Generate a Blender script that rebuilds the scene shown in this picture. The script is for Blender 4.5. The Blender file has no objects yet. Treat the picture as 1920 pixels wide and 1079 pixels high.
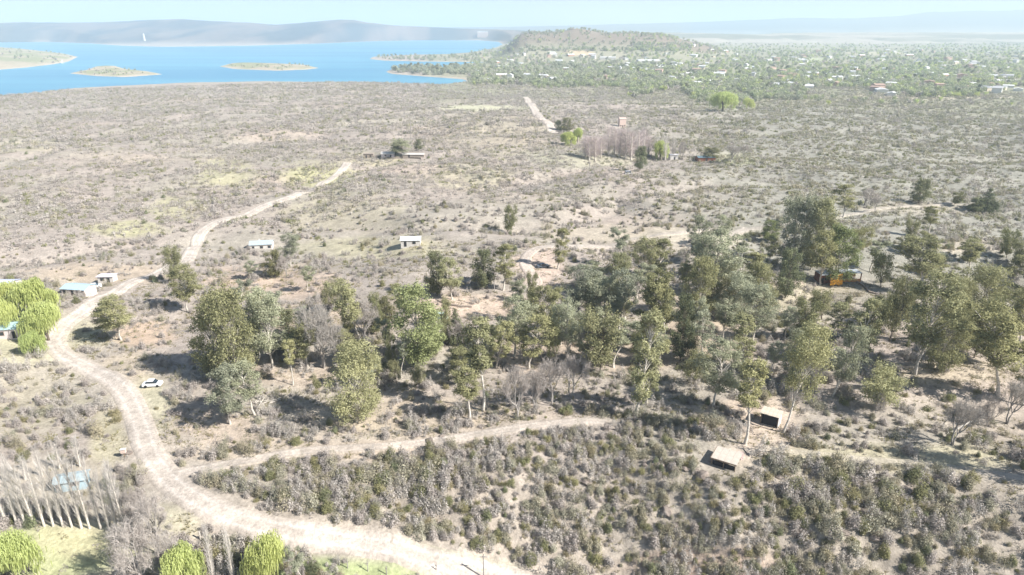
import bpy, math, random
import numpy as np
from mathutils import Vector, Matrix, Euler

SC = bpy.context.scene
COL = SC.collection
rng = np.random.default_rng(7)
random.seed(7)

# ------------------------------------------------------------------ camera, world, sun, exposure
PITCH = math.radians(20.9); FPX = 1280.0; CAMH = 80.0
cam = bpy.data.cameras.new('camera'); cam.lens = 24.0; cam.sensor_width = 36.0
cam.clip_start = 1.0; cam.clip_end = 90000
cam_o = bpy.data.objects.new('camera', cam); COL.objects.link(cam_o)
cam_o.location = (0, 0, CAMH); cam_o.rotation_euler = (math.pi/2 - PITCH, 0, 0)
SC.camera = cam_o
SUN_AZ = math.atan2(1.0, -0.42)          # clockwise from +Y
SUN_EL = math.radians(40)
W = bpy.data.worlds.new('World'); SC.world = W; W.use_nodes = True
nt = W.node_tree; nt.nodes.clear()
sky = nt.nodes.new('ShaderNodeTexSky'); sky.sky_type = 'NISHITA'; sky.sun_disc = False
sky.sun_elevation = SUN_EL; sky.sun_rotation = SUN_AZ; sky.altitude = 600; sky.air_density = 1.0
sky.dust_density = 1.0; sky.ozone_density = 3.0
bg = nt.nodes.new('ShaderNodeBackground'); bg.inputs[1].default_value = 0.052
wo = nt.nodes.new('ShaderNodeOutputWorld')
nt.links.new(sky.outputs[0], bg.inputs[0]); nt.links.new(bg.outputs[0], wo.inputs[0])
sl = bpy.data.lights.new('sun', 'SUN'); sl.energy = 5.0; sl.angle = math.radians(0.53); sl.color = (1.0, 0.96, 0.91)
so = bpy.data.objects.new('sun', sl); COL.objects.link(so)
sd_ = Vector((math.sin(SUN_AZ)*math.cos(SUN_EL), math.cos(SUN_AZ)*math.cos(SUN_EL), math.sin(SUN_EL)))
so.rotation_euler = sd_.to_track_quat('Z', 'Y').to_euler(); so.location = (60, -30, 200)
SC.view_settings.view_transform = 'Standard'; SC.view_settings.look = 'None'
SC.view_settings.exposure = 0.95; SC.view_settings.gamma = 1.0
SC.view_settings.use_curve_mapping = False
SC.render.engine = 'CYCLES'
SC.cycles.use_denoising = True
try:
    SC.cycles.denoiser = 'OPENIMAGEDENOISE'; SC.cycles.denoising_input_passes = 'RGB_ALBEDO_NORMAL'
except Exception: pass
SC.cycles.max_bounces = 5; SC.cycles.diffuse_bounces = 2; SC.cycles.glossy_bounces = 2
SC.cycles.transmission_bounces = 3; SC.cycles.volume_bounces = 2; SC.cycles.transparent_max_bounces = 6

# ------------------------------------------------------------------ helpers
cP, sP = math.cos(PITCH), math.sin(PITCH)
def ray(u, v):
    x = (u-960)/FPX; y = (539.5-v)/FPX
    return np.array([x, cP + y*sP, -sP + y*cP])
def project(X, Y, Z):
    d = np.maximum(Y*cP - (Z-CAMH)*sP, 1e-3)
    up = Y*sP + (Z-CAMH)*cP
    return 960 + FPX*X/d, 539.5 - FPX*up/d
def at_z(u, v, z):
    r = ray(u, v); t = (z-CAMH)/r[2]
    return r[0]*t, r[1]*t
def sm(a, b, x):
    t = np.clip((x-a)/(b-a), 0, 1); return t*t*(3-2*t)
def _hash(ix, iy, s):
    h = (ix.astype(np.int64)*374761393 + iy.astype(np.int64)*668265263 + s*974634777) & 0xffffffff
    h = ((h ^ (h >> 13))*1274126177) & 0xffffffff
    h = (h ^ (h >> 16)) & 0xffffffff
    return h/4294967295.0
def vnoise(x, y, s=0):
    x = np.asarray(x, float); y = np.asarray(y, float)
    ix = np.floor(x); iy = np.floor(y); fx = x-ix; fy = y-iy
    fx = fx*fx*(3-2*fx); fy = fy*fy*(3-2*fy)
    a = _hash(ix, iy, s); b = _hash(ix+1, iy, s); c = _hash(ix, iy+1, s); d = _hash(ix+1, iy+1, s)
    return (a*(1-fx)+b*fx)*(1-fy) + (c*(1-fx)+d*fx)*fy
def fbm(x, y, s=0, o=4):
    r = 0; a = 0.5
    for k in range(o):
        r = r + a*vnoise(x*2**k + 17*k, y*2**k - 9*k, s+k); a *= 0.5
    return r/(1-0.5**o)

# ------------------------------------------------------------------ terrain height
LZ = -30.0
def zpoly(px, z=LZ): return np.array([at_z(u, v, z) for u, v in px])
LAKE = zpoly([(-700,250),(-300,215),(0,181),(60,177),(120,168),(250,161),(350,156),(500,154),(700,156),(830,159),(878,153),(868,149),
  (800,144),(735,139),(724,135),(735,130),(790,128),(860,127),(870,120),(925,117),(800,116),(720,114),(693,111),(700,107),(760,104),(830,103),(880,99),
  (925,91),(943,84),(935,79),(900,76),(780,76),(690,78),(600,82),(470,86),(400,87),(300,88),(225,86),(170,82),(90,79),(0,80),(-300,80),(-900,82)])
HEAD = zpoly([(-500,150),(0,131),(50,127),(100,121),(128,116),(146,107),(120,101),(60,94),(0,90),(-400,95)])
ISL1 = zpoly([(130,138),(180,143),(235,145),(305,140),(275,134),(235,130),(215,124),(180,125),(165,131)])
ISL2 = zpoly([(412,125),(440,130),(520,133),(575,131),(598,128),(570,122),(500,119),(435,119)])
LAKE2 = zpoly([(1268,67),(1330,66.5),(1400,69),(1500,69.5),(1600,70),(1612,73),(1500,74.5),(1400,76),(1300,75),(1272,72)])
def inside(P, X, Y):
    c = np.zeros(X.shape, bool); n = len(P)
    for i in range(n):
        x0, y0 = P[i]; x1, y1 = P[(i+1) % n]
        if y0 == y1: continue
        m = ((y0 > Y) != (y1 > Y)) & (X < (x1-x0)*(Y-y0)/(y1-y0)+x0)
        c ^= m
    return c
def pdist(P, X, Y):
    d = np.full(X.shape, 1e18); n = len(P)
    for i in range(n):
        a = P[i]; b = P[(i+1) % n]; e = b-a; L = (e*e).sum()+1e-9
        t = np.clip(((X-a[0])*e[0]+(Y-a[1])*e[1])/L, 0, 1)
        d = np.minimum(d, (X-a[0]-t*e[0])**2+(Y-a[1]-t*e[1])**2)
    return np.sqrt(d)
def land_sd(X, Y):
    """metres above water's edge (positive on land)"""
    s = np.where(inside(LAKE, X, Y), -1, 1)*pdist(LAKE, X, Y)
    for I in (HEAD, ISL1, ISL2):
        s = np.maximum(s, np.where(inside(I, X, Y), 1, -1)*pdist(I, X, Y))
    s = np.minimum(s, np.where(inside(LAKE2, X, Y), -1, 1)*pdist(LAKE2, X, Y))
    return s
TERR = np.array([at_z(u, v, 0) for u, v in [(-600,960),(-100,905),(120,915),(345,925),(420,900),(560,865),(740,845),(920,815),(1110,800),(1230,830),(1330,868),(1450,868),(1600,872),(1760,880),(1920,905),(2300,960),(2900,1040)]])
HILL_U = [-900,0,60,110,200,290,350,400,480,520,560,600,640,668,690,740,800,860,950,1050]
HILL_V = [46,44,42,43.5,42,38,36,40,44,47,44,40.5,37,38,43,49,51,54,57,62]
FAR_U = [-1500,900,1000,1100,1190,1300,1400,1500,1560,1600,1680,1730,1800,1920,2400,3200]
FAR_V = [52,52,50,48,45,42,38,33.5,35,35,30,23,21,20,18,30]
def ridge_z(us, vs, u, y):
    v = np.interp(u, us, vs); yy = (539.5-v)/FPX
    return CAMH + y*(-sP+yy*cP)/(cP+yy*sP)
def H(X, Y):
    X = np.asarray(X, float); Y = np.asarray(Y, float)
    R = np.hypot(X, Y)
    z = -27*sm(200, 1250, R)*0.6 - 27*0.4*np.clip((R-230)/900, 0, 1)
    z = z + ((fbm(X/170, Y/150, 3)-.5)*17 - 4.0*(1-np.clip(np.abs(fbm(X/150+9, Y/110, 33)-.5)*9, 0, 1)))*sm(90, 260, R)*(1-0.6*sm(900, 1500, R)) + (fbm(X/22, Y/22, 9)-.5)*1.3*(1-sm(700, 1200, R))
    z = np.where(R < 2200, np.maximum(z, -27.6-(z+27.6)*-.04), z)
    # terrace edge in the foreground, the ground falls towards the camera
    yt = np.interp(X, TERR[:, 0], TERR[:, 1])
    d = np.clip(yt - Y, 0, None)
    dep = np.interp(X, [-75, -40, -10, 20, 200], [3.0, 5.5, 9, 14, 17])
    z = z - dep*sm(0, 38, d) + sm(0, 6, d)*(1-sm(30, 46, d))*(fbm(X/7, Y/7, 21)-.5)*3.0*np.clip((X+50)/40, 0, 1)
    far = R > 780
    if far.any():
        x = X[far]; y = Y[far]; zz = z[far]; r = R[far]
        s = land_sd(x, y)
        u = 960 + FPX*x/np.maximum(y*cP+108*sP, 50); front = y > 0
        # mesa
        my = 2900.0
        mv = np.interp(u, [930,950,965,975,990,1010,1060,1100,1180,1230,1265,1300,1340,1380], [102,88,72,63,59,58,59,60,60.5,63,70,80,92,102])
        mz = CAMH + my*(-sP+(539.5-mv)/FPX*cP)/(cP+(539.5-mv)/FPX*sP)
        prof = sm(2250, my, y)*(1-sm(my+350, my+900, y))
        m = np.clip(mz+24, 0, None)*prof*(0.88+0.10*fbm(x/160, y/160, 40)+0.05*fbm(x/60, y/60, 41))
        m = np.where(front, m, 0)
        small = 18*np.exp(-((x-zt[0])/70)**2-((y-zt[1])/130)**2)
        # hills across the lake
        hz = ridge_z(HILL_U, HILL_V, u, 6600)
        hill = np.clip(hz+30, 0, None)*sm(4700, 6600, y)*(1-sm(6900, 9500, y))
        hill = hill*(0.95+0.06*fbm(x/500, y/260, 50)) - sm(4800, 5600, y)*(1-sm(6900, 8000, y))*22*(1-np.clip(np.abs(fbm(x/420, y/700, 56)-.5)*7, 0, 1))*np.clip((6600-y)/1500, 0, 1) + 14*sm(4900, 5400, y)*(1-sm(5600, 6300, y))*(fbm(x/420, y/300, 55))*(u < 960)
        fz = ridge_z(FAR_U, FAR_V, u, 13500)
        farm = np.clip(fz+30, 0, None)*(0.35*sm(9600, 11000, y)+0.65*sm(10500, 13500, y))*(0.95+0.1*fbm(x/1500, y/900, 60))
        farm = np.where(y > 13500, np.clip(fz+30, 0, None)*1.0, farm)
        zz = zz + m + np.where(front, small + hill + farm, 0)
        hd = np.where(inside(HEAD, x, y), 1, 0)
        base = LZ + np.where(s > 0, 0.6+0.10*s+.8*np.clip(s-60, 0, None), 0.25*s)
        cap = np.where(inside(ISL1, x, y) | inside(ISL2, x, y), LZ+np.minimum(0.10*s, 5)+.4, 1e9)
        cap = np.where(hd > 0, LZ + .5+np.minimum(0.075*s, 26)+fbm(x/120, y/200, 61)*6*sm(0, 60, s), cap)
        zz = np.where(hd > 0, cap, np.minimum(np.minimum(zz, base), cap))
        zz = np.maximum(zz, LZ-8)
        z[far] = zz
    return z
zt = at_z(1083, 103, -26)
def h1(x, y): return float(H(np.array([x]), np.array([y]))[0])
_T = np.concatenate([np.geomspace(70, 12000, 900), np.geomspace(12100, 60000, 60)])
def P(u, v):
    r = ray(u, v)
    X = r[0]*_T; Y = r[1]*_T; Z = CAMH + r[2]*_T
    d = Z - H(X, Y)
    k = np.argmax(d < 0)
    if d[k] >= 0: k = len(_T)-1
    t0, t1 = _T[max(k-1, 0)], _T[k]
    tt = np.linspace(t0, t1, 24); dd = CAMH + r[2]*tt - H(r[0]*tt, r[1]*tt)
    j = min(int(np.argmax(dd < 0)) if (dd < 0).any() else 23, 23)
    t = tt[j]
    return Vector((r[0]*t, r[1]*t, h1(r[0]*t, r[1]*t)))
def height_for(p, vtop):
    y = (539.5-vtop)/FPX
    # (h_up)/(depth) = y : up=(Y sP + (Z-80)cP), depth=Y cP-(Z-80) sP
    Zr = (y*p.y*cP - p.y*sP)/(cP + y*sP)
    return Zr + CAMH - p.z
def mpp(p):   # metres per pixel (1920 px wide picture) at p
    return (p.y*cP - (p.z-CAMH)*sP)/FPX

# ------------------------------------------------------------------ materials
def mat(name, col, rough=0.9, metal=0.0, noise=None, bump=None, spec=0.3):
    m = bpy.data.materials.new(name); m.use_nodes = True
    n = m.node_tree; b = n.nodes['Principled BSDF']
    b.inputs['Roughness'].default_value = rough; b.inputs['Metallic'].default_value = metal
    b.inputs['Specular IOR Level'].default_value = spec
    b.inputs['Base Color'].default_value = (*col, 1)
    tc = n.nodes.new('ShaderNodeTexCoord')
    if noise:
        sc_, amt = noise
        t = n.nodes.new('ShaderNodeTexNoise'); t.inputs['Scale'].default_value = sc_; t.inputs['Detail'].default_value = 5
        n.links.new(tc.outputs['Object'], t.inputs['Vector'])
        mr = n.nodes.new('ShaderNodeMapRange'); mr.inputs[1].default_value = .3; mr.inputs[2].default_value = .7
        mr.inputs[3].default_value = 1-amt; mr.inputs[4].default_value = 1+amt
        n.links.new(t.outputs['Fac'], mr.inputs[0])
        mm = n.nodes.new('ShaderNodeVectorMath'); mm.operation = 'SCALE'; mm.inputs[0].default_value = col
        n.links.new(mr.outputs[0], mm.inputs['Scale']); n.links.new(mm.outputs[0], b.inputs['Base Color'])
    if bump:
        t2 = n.nodes.new('ShaderNodeTexNoise'); t2.inputs['Scale'].default_value = bump[0]
        n.links.new(tc.outputs['Object'], t2.inputs['Vector'])
        bn = n.nodes.new('ShaderNodeBump'); bn.inputs['Strength'].default_value = bump[1]; bn.inputs['Distance'].default_value = .1
        n.links.new(t2.outputs['Fac'], bn.inputs['Height']); n.links.new(bn.outputs[0], b.inputs['Normal'])
    return m
def foliage(name, dark, light, transl=0.3, hue=None):
    """colour runs from dark to light by clump tone, leaf tone and by plant"""
    m = bpy.data.materials.new(name); m.use_nodes = True
    n = m.node_tree; n.nodes.clear(); L = n.links
    out = n.nodes.new('ShaderNodeOutputMaterial')
    at = n.nodes.new('ShaderNodeAttribute'); at.attribute_name = 'tone'
    sep = n.nodes.new('ShaderNodeSeparateColor'); L.new(at.outputs['Color'], sep.inputs[0])
    oi = n.nodes.new('ShaderNodeObjectInfo')
    a = n.nodes.new('ShaderNodeMath'); a.operation = 'MULTIPLY_ADD'; a.inputs[1].default_value = .45
    L.new(sep.outputs[0], a.inputs[0])
    b_ = n.nodes.new('ShaderNodeMath'); b_.operation = 'MULTIPLY'; b_.inputs[1].default_value = .30
    L.new(sep.outputs[1], b_.inputs[0]); L.new(b_.outputs[0], a.inputs[2])
    c = n.nodes.new('ShaderNodeMath'); c.operation = 'MULTIPLY_ADD'; c.inputs[1].default_value = .35
    L.new(oi.outputs['Random'], c.inputs[0]); L.new(a.outputs[0], c.inputs[2])
    mx = n.nodes.new('ShaderNodeMix'); mx.data_type = 'RGBA'
    mx.inputs[6].default_value = (*dark, 1); mx.inputs[7].default_value = (*light, 1)
    L.new(c.outputs[0], mx.inputs[0])
    col = mx.outputs[2]
    if hue:
        mr = n.nodes.new('ShaderNodeMath'); mr.operation = 'MULTIPLY'; mr.inputs[1].default_value = 7.31
        L.new(oi.outputs['Random'], mr.inputs[0])
        fr = n.nodes.new('ShaderNodeMath'); fr.operation = 'FRACT'; L.new(mr.outputs[0], fr.inputs[0])
        m2 = n.nodes.new('ShaderNodeMix'); m2.data_type = 'RGBA'; m2.blend_type = 'MULTIPLY'
        m2.inputs[7].default_value = (*hue, 1)
        L.new(fr.outputs[0], m2.inputs[0]); L.new(col, m2.inputs[6]); col = m2.outputs[2]
    d = n.nodes.new('ShaderNodeBsdfDiffuse'); L.new(col, d.inputs[0])
    if transl > 0:
        t = n.nodes.new('ShaderNodeBsdfTranslucent'); L.new(col, t.inputs[0])
        s = n.nodes.new('ShaderNodeMixShader'); s.inputs[0].default_value = transl
        L.new(d.outputs[0], s.inputs[1]); L.new(t.outputs[0], s.inputs[2]); L.new(s.outputs[0], out.inputs[0])
    else:
        L.new(d.outputs[0], out.inputs[0])
    return m
M = dict(
  towng=foliage('town_leaf', (.22,.26,.15), (.52,.56,.34), .35, (1.0,1.0,.8)),
  euc=foliage('eucalyptus_leaf', (.15,.155,.08), (.56,.55,.32), .33, (1.0,.97,.88)),
  eucg=foliage('eucalyptus_leaf_grey', (.18,.19,.14), (.56,.575,.42), .33, (1.0,.99,.9)),
  dark=foliage('dark_leaf', (.085,.10,.062), (.30,.325,.19), .28, (1.1,.95,.8)),
  green=foliage('green_leaf', (.16,.19,.08), (.42,.45,.22), .3),
  lime=foliage('lime_leaf', (.40,.47,.17), (.66,.74,.33), .38, (1.06,.98,.9)),
  olive=foliage('olive_leaf', (.14,.14,.075), (.42,.40,.23), .28, (.94,1.0,.88)),
  twig=foliage('grey_twig', (.28,.25,.225), (.62,.565,.51), .16, (.96,.94,.94)),
  twigr=foliage('mauve_twig', (.30,.27,.24), (.62,.575,.52), .2, (.95,.95,.94)),
  scrubg=foliage('scrub_leaf', (.19,.19,.14), (.52,.50,.385), .2, (1.0,.92,.84)),
  grass=foliage('dry_grass', (.25,.215,.13), (.46,.40,.26), .25, (.92,1.0,.8)),
  poplar=foliage('poplar_twig', (.46,.42,.38), (.72,.68,.62), .1),
  pink=foliage('pink_twig', (.42,.34,.33), (.70,.60,.58), .15),
  bark=mat('pale_bark', (.58,.53,.46), noise=(3, .35)),
  barkd=mat('brown_bark', (.15,.12,.095), noise=(3, .3)),
  barkg=mat('grey_bark', (.36,.33,.30), noise=(3, .3)),
  rock=mat('rock', (.24,.20,.17), noise=(1.2, .5), bump=(2.5, .8)),
)
def setm(me, *ms):
    for m in ms: me.materials.append(m)

# ------------------------------------------------------------------ mesh assembly
class Geo:
    def __init__(s): s.v = []; s.f = []; s.tone = []; s.n = 0; s.mi = []
    def add(s, V, F, tone=(.5, .5), mi=0):
        V = np.asarray(V, float).reshape(-1, 3); F = np.asarray(F, int)
        s.v.append(V); s.f.append(F + s.n); s.n += len(V)
        t = np.asarray(tone, float)
        if t.ndim == 1: t = np.tile(t, (len(F), 1))
        s.tone.append(t); s.mi.append(np.full(len(F), mi))
    def box(s, c, d, rz=0, tone=(.5, .5), mi=0, rx=0, ry=0):
        x, y, z = np.array(d)/2
        V = np.array([[a, b, e] for e in (-z, z) for b in (-y, y) for a in (-x, x)])
        Mx = np.array(Euler((rx, ry, rz)).to_matrix())
        V = V@Mx.T + np.array(c)
        s.add(V, [[0,2,3,1],[4,5,7,6],[0,1,5,4],[2,6,7,3],[0,4,6,2],[1,3,7,5]], tone, mi); return s
    def prism(s, pts, z0, z1, mi=0):
        n = len(pts)
        for i in range(n):
            a, b = pts[i], pts[(i+1) % n]
            s.add([[*a, z0], [*b, z0], [*b, z1], [*a, z1]], [[0, 1, 2, 3]], mi=mi)
        for i in range(1, n-1, 2):
            q = [pts[0], pts[i], pts[i+1], pts[min(i+2, n-1)]]
            for z in (z0, z1): s.add([[*p, z] for p in q], [[0, 1, 2, 3]], mi=mi)
        return s
    def tube(s, pts, rad, k=6, tone=(.5, .5), mi=0):
        pts = [np.array(p, float) for p in pts]; V = []
        for i, p in enumerate(pts):
            d = pts[min(i+1, len(pts)-1)] - pts[max(i-1, 0)]; d /= (np.linalg.norm(d)+1e-9)
            a = np.cross(d, [0, 0, 1] if abs(d[2]) < .9 else [1, 0, 0]); a /= np.linalg.norm(a); b = np.cross(d, a)
            for j in range(k):
                t = 2*math.pi*j/k; V.append(p + rad[i]*(math.cos(t)*a + math.sin(t)*b))
        F = [[i*k+j, i*k+(j+1) % k, (i+1)*k+(j+1) % k, (i+1)*k+j] for i in range(len(pts)-1) for j in range(k)]
        s.add(V, F, tone, mi); return s
    def flakes(s, C, size, N=None, aspect=.6, tone=None, mi=0, r=rng):
        """one rhombic leaf spray per centre"""
        C = np.asarray(C, float); n = len(C)
        if N is None: N = r.normal(size=(n, 3))
        N = N/(np.linalg.norm(N, axis=1, keepdims=True)+1e-9)
        T = np.cross(N, r.normal(size=(n, 3))); T /= (np.linalg.norm(T, axis=1, keepdims=True)+1e-9)
        B = np.cross(N, T); size = (np.ones(n)*size)[:, None]
        V = np.stack([C-T*size, C-B*size*aspect, C+T*size, C+B*size*aspect], 1).reshape(-1, 3)
        F = np.arange(4*n).reshape(n, 4)
        s.add(V, F, tone if tone is not None else np.stack([np.full(n, .5), r.random(n)], 1), mi); return s
    def slivers(s, A, D, w, tone=None, mi=0, r=rng):
        """thin twig blades from A along D"""
        A = np.asarray(A, float); n = len(A)
        T = np.cross(D, r.normal(size=(n, 3))); T /= (np.linalg.norm(T, axis=1, keepdims=True)+1e-9)
        w = (np.ones(n)*w)[:, None]
        V = np.stack([A-T*w/2, A+T*w/2, A+D+T*w*.2, A+D-T*w*.2], 1).reshape(-1, 3)
        s.add(V, np.arange(4*n).reshape(n, 4), tone if tone is not None else np.stack([np.full(n, .5), r.random(n)], 1), mi); return s
    def mesh(s, name, *mats, smooth=False):
        V = np.concatenate(s.v); F = np.concatenate(s.f)
        me = bpy.data.meshes.new(name)
        me.vertices.add(len(V)); me.vertices.foreach_set('co', V.astype(np.float32).ravel())
        me.loops.add(F.size); me.loops.foreach_set('vertex_index', F.astype(np.int32).ravel())
        me.polygons.add(len(F)); me.polygons.foreach_set('loop_start', np.arange(0, F.size, 4, dtype=np.int32))
        me.polygons.foreach_set('loop_total', np.full(len(F), 4, dtype=np.int32))
        me.polygons.foreach_set('material_index', np.concatenate(s.mi).astype(np.int32))
        me.polygons.foreach_set('use_smooth', np.full(len(F), bool(smooth)))
        at = me.attributes.new('tone', 'FLOAT_COLOR', 'FACE')
        t = np.concatenate(s.tone); t4 = np.zeros((len(F), 4), np.float32); t4[:, :2] = t; t4[:, 3] = 1
        at.data.foreach_set('color', t4.ravel())
        me.update(calc_edges=True)
        for m in mats: me.materials.append(m)
        return me
def link(name, me, parent=None, loc=None, rz=0, scale=None, kind=None, label=None, cat=None, group=None):
    o = bpy.data.objects.new(name, me); COL.objects.link(o)
    if parent: o.parent = parent
    if loc is not None: o.location = loc
    if rz: o.rotation_euler = (0, 0, rz)
    if scale is not None: o.scale = scale
    if kind: o['kind'] = kind
    if label: o['label'] = label
    if cat: o['category'] = cat
    if group: o['group'] = group
    return o
def thing(name, label, cat, loc, rz=0, group=None, scale=None):
    return link(name, None, None, loc, rz, scale, None, label, cat, group)
# ------------------------------------------------------------------ routes (roads and tracks), picked on the ground
def spline(pts, step=2.0):
    pts = [np.array(p, float) for p in pts]; out = []
    for i in range(len(pts)-1):
        p0 = pts[max(i-1, 0)]; p1 = pts[i]; p2 = pts[i+1]; p3 = pts[min(i+2, len(pts)-1)]
        n = max(2, int(np.linalg.norm(p2-p1)/step))
        for k in range(n):
            t = k/n
            out.append(.5*((2*p1)+(-p0+p2)*t+(2*p0-5*p1+4*p2-p3)*t*t+(-p0+3*p1-3*p2+p3)*t**3))
    out.append(pts[-1]); return np.array(out)
def route(px, step=2.0): return spline([P(u, v)[:2] for u, v in px], step)
ROADS = [
 ('dirt_road', route([(1060,1150),(985,1096),(895,1073),(795,1046),(690,1022),(590,1007),(500,990),(420,963),(350,927),(300,882),(275,835),(258,785),(228,730),(175,697),(122,668),(103,640),(122,608),(165,577),(225,543),(295,514),(345,490),(368,463),(375,440),(405,418),(480,395),(540,372),(600,348),(640,320),(650,306)]), 5.6, 1.0),
 ('dirt_track', route([(318,893),(380,880),(480,862),(600,845),(720,838),(830,826),(930,810),(1020,797),(1110,790),(1135,794)]), 3.2, .6),
 ('slope_path', route([(1400,850),(1450,846),(1520,852),(1640,865),(1760,874),(1860,890),(1960,905)]), 2.6, .3),
 ('village_path', route([(1400,430),(1290,436),(1180,452),(1060,462),(1000,470),(985,495),(1005,530),(985,548)]), 4.5, .5),
 ('upper_path', route([(1400,432),(1500,418),(1600,402),(1700,388),(1790,381)]), 3, .4),
 ('straight_track', route([(984,183),(1000,204),(1018,226),(1040,251)], 6), 11, .9),
]
# ------------------------------------------------------------------ ground cover map: (u,v,ru,rv,colour,weight,bush density factor)
BG = (.375,.325,.28)
CV = [
 # dry yellow-green grass
 (600,330,70,28,(.47,.45,.25),.8,.25),(420,325,60,30,(.46,.44,.25),.55,.5),(330,390,60,22,(.46,.44,.26),.6,.35),(240,430,80,16,(.46,.44,.25),.7,.3),
 (60,275,60,12,(.46,.43,.26),.4,.6),(700,300,60,15,(.48,.44,.28),.6,.3),(880,330,90,28,(.46,.43,.27),.4,.6),(640,400,120,40,(.43,.40,.26),.4,.6),
 (700,465,150,22,(.48,.44,.29),.7,.18),(905,203,88,6,(.50,.48,.34),1.0,0),(930,250,130,40,(.44,.39,.28),.5,.7),
 (1090,300,110,20,(.36,.37,.24),.4,.8),(1370,300,50,12,(.45,.45,.26),.6,.3),(1150,440,180,18,(.50,.43,.33),.7,.12),(1300,450,110,22,(.52,.46,.36),.7,.1),
 # village clearing, pale pinkish soil
 (200,515,170,22,(.48,.39,.29),.7,.15),(500,530,140,34,(.50,.39,.30),.75,.15),(620,600,140,40,(.48,.38,.28),.5,.3),(860,575,150,26,(.52,.41,.32),.8,.1),
 (1010,500,50,40,(.52,.41,.33),.9,.05),(270,625,70,26,(.50,.38,.28),.8,.15),(240,700,70,40,(.50,.42,.31),.6,.3),(290,760,40,50,(.45,.43,.27),.5,.3),
 (550,690,120,40,(.47,.38,.30),.6,.3),(780,780,220,45,(.47,.39,.29),.7,.3),(1050,660,200,40,(.48,.38,.29),.6,.25),(1290,620,110,80,(.50,.40,.30),.7,.2),
 (1480,560,130,40,(.47,.41,.29),.6,.4),(1400,780,110,40,(.52,.42,.33),.8,.15),(1440,830,70,25,(.52,.43,.34),.9,.02),(1405,850,80,26,(.51,.43,.35),.95,.0),(1780,700,140,30,(.48,.41,.30),.6,.35),
 (1650,860,280,28,(.46,.42,.28),.7,.3),(1720,390,110,14,(.46,.40,.31),.5,.4),(1830,460,80,18,(.50,.42,.33),.5,.5),
 (520,845,260,28,(.50,.42,.33),.7,.12),(420,800,90,35,(.47,.38,.30),.7,.35),(700,850,90,26,(.50,.41,.32),.8,.05),
 # road verges and lower meadow
 (40,660,90,34,(.48,.45,.31),.7,.1),(100,620,120,40,(.46,.44,.28),.5,.2),(60,760,140,60,(.36,.33,.23),.5,1.0),(200,820,40,60,(.47,.43,.28),.6,.35),
 (90,1040,180,58,(.40,.41,.23),.95,0),(160,1010,90,45,(.47,.43,.27),.7,0),(620,1075,280,32,(.34,.40,.18),.8,0),(330,975,70,40,(.44,.41,.28),.6,.3),
 (1300,1060,160,35,(.46,.33,.25),.5,.9),(130,905,120,45,(.44,.38,.29),.5,.4),
]
def cover(u, v, x, y):
    col = np.tile(np.array(BG), (len(u), 1)); bush = np.ones(len(u))
    n1 = fbm(x/40, y/40, 70); n2 = fbm(x/9, y/9, 71)
    # broad drift of tone
    a = sm(.38, .66, n1)[:, None]*.5; col = col*(1-a) + np.array((.37,.345,.275))*a
    a = sm(.5, .75, fbm(x/70, y/70, 75))[:, None]*.5; col = col*(1-a) + np.array((.44,.36,.295))*a
    right = (sm(1150, 1500, u)*(1-sm(480, 640, v)))[:, None]*.8
    col = col*(1-right) + np.array((.285,.28,.235))*right
    low = (sm(840, 900, v)*sm(380, 480, u))[:, None]*.75; col = col*(1-low) + np.array((.35,.305,.25))*low
    for cu, cv, ru, rv, c, w, b in CV:
        d = np.sqrt(((u-cu)/ru)**2 + ((v-cv)/rv)**2) + (n2-.5)*.9
        k = (1-sm(.55, 1.25, d))*w
        col = col*(1-k[:, None]) + np.array(c)*k[:, None]
        bush = bush*(1-k) + bush*b*k
    return col, bush
def road_dist(x, y):
    best = np.full(len(x), 1e9); val = np.zeros(len(x))
    for _, pts, w, s in ROADS:
        lo = pts.min(0)-25; hi = pts.max(0)+25
        idx = np.where((x > lo[0]) & (x < hi[0]) & (y > lo[1]) & (y < hi[1]))[0]
        for k in range(0, len(idx), 20000):
            i = idx[k:k+20000]
            d = np.sqrt(((x[i, None]-pts[None, :, 0])**2+(y[i, None]-pts[None, :, 1])**2).min(1)) - w/2
            best[i] = np.minimum(best[i], d)
            val[i] = np.maximum(val[i], s*.42*(1-sm(-.8, 1.6 if w > 6 else 2.0, d)))
    return best, val
# ------------------------------------------------------------------ terrain sheet
th = np.concatenate([np.linspace(-math.pi, -.86, 46)[:-1], np.linspace(-.86, .86, 620), np.linspace(.86, math.pi, 46)[1:]])
rr = np.concatenate([[0.01, 15, 30, 42, 52, 60, 66], np.geomspace(70, 260, 190), np.geomspace(263, 1400, 190), np.geomspace(1412, 9500, 200), np.geomspace(9800, 60000, 40)])
TH, RR = np.meshgrid(th, rr)
X = (np.sin(TH)*RR).ravel(); Y = (np.cos(TH)*RR).ravel()
Z = H(X, Y)
U, V_ = project(X, Y, Z); U = np.where(Y > 30, U, -3000)
nr, ncol = RR.shape
ii = np.arange(nr-1)[:, None]*ncol + np.arange(ncol-1)[None, :]
F = np.stack([ii, ii+1, ii+1+ncol, ii+ncol], -1).reshape(-1, 4)
colr, _b = cover(U, V_, X, Y)
dd, rv = road_dist(X, Y)
rv = rv*(.6+.6*fbm(X/5, Y/5, 81)); rv = np.clip(rv, 0, 1)[:, None]
colr = colr*(1-rv) + np.array((.48,.42,.355))*rv
Rr = np.hypot(X, Y)
f = Rr > 780
x, y = X[f], Y[f]; c = colr[f]; s_ = land_sd(x, y); uf = U[f]; vf = V_[f]
k = (sm(980, 1200, Rr[f])*(uf > 800))[:, None]*.85
g = fbm(x/90, y/220, 90)[:, None]
c = c*(1-k) + (np.array((.20,.22,.13))*(1-g)+np.array((.40,.36,.26))*g)*k
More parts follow.
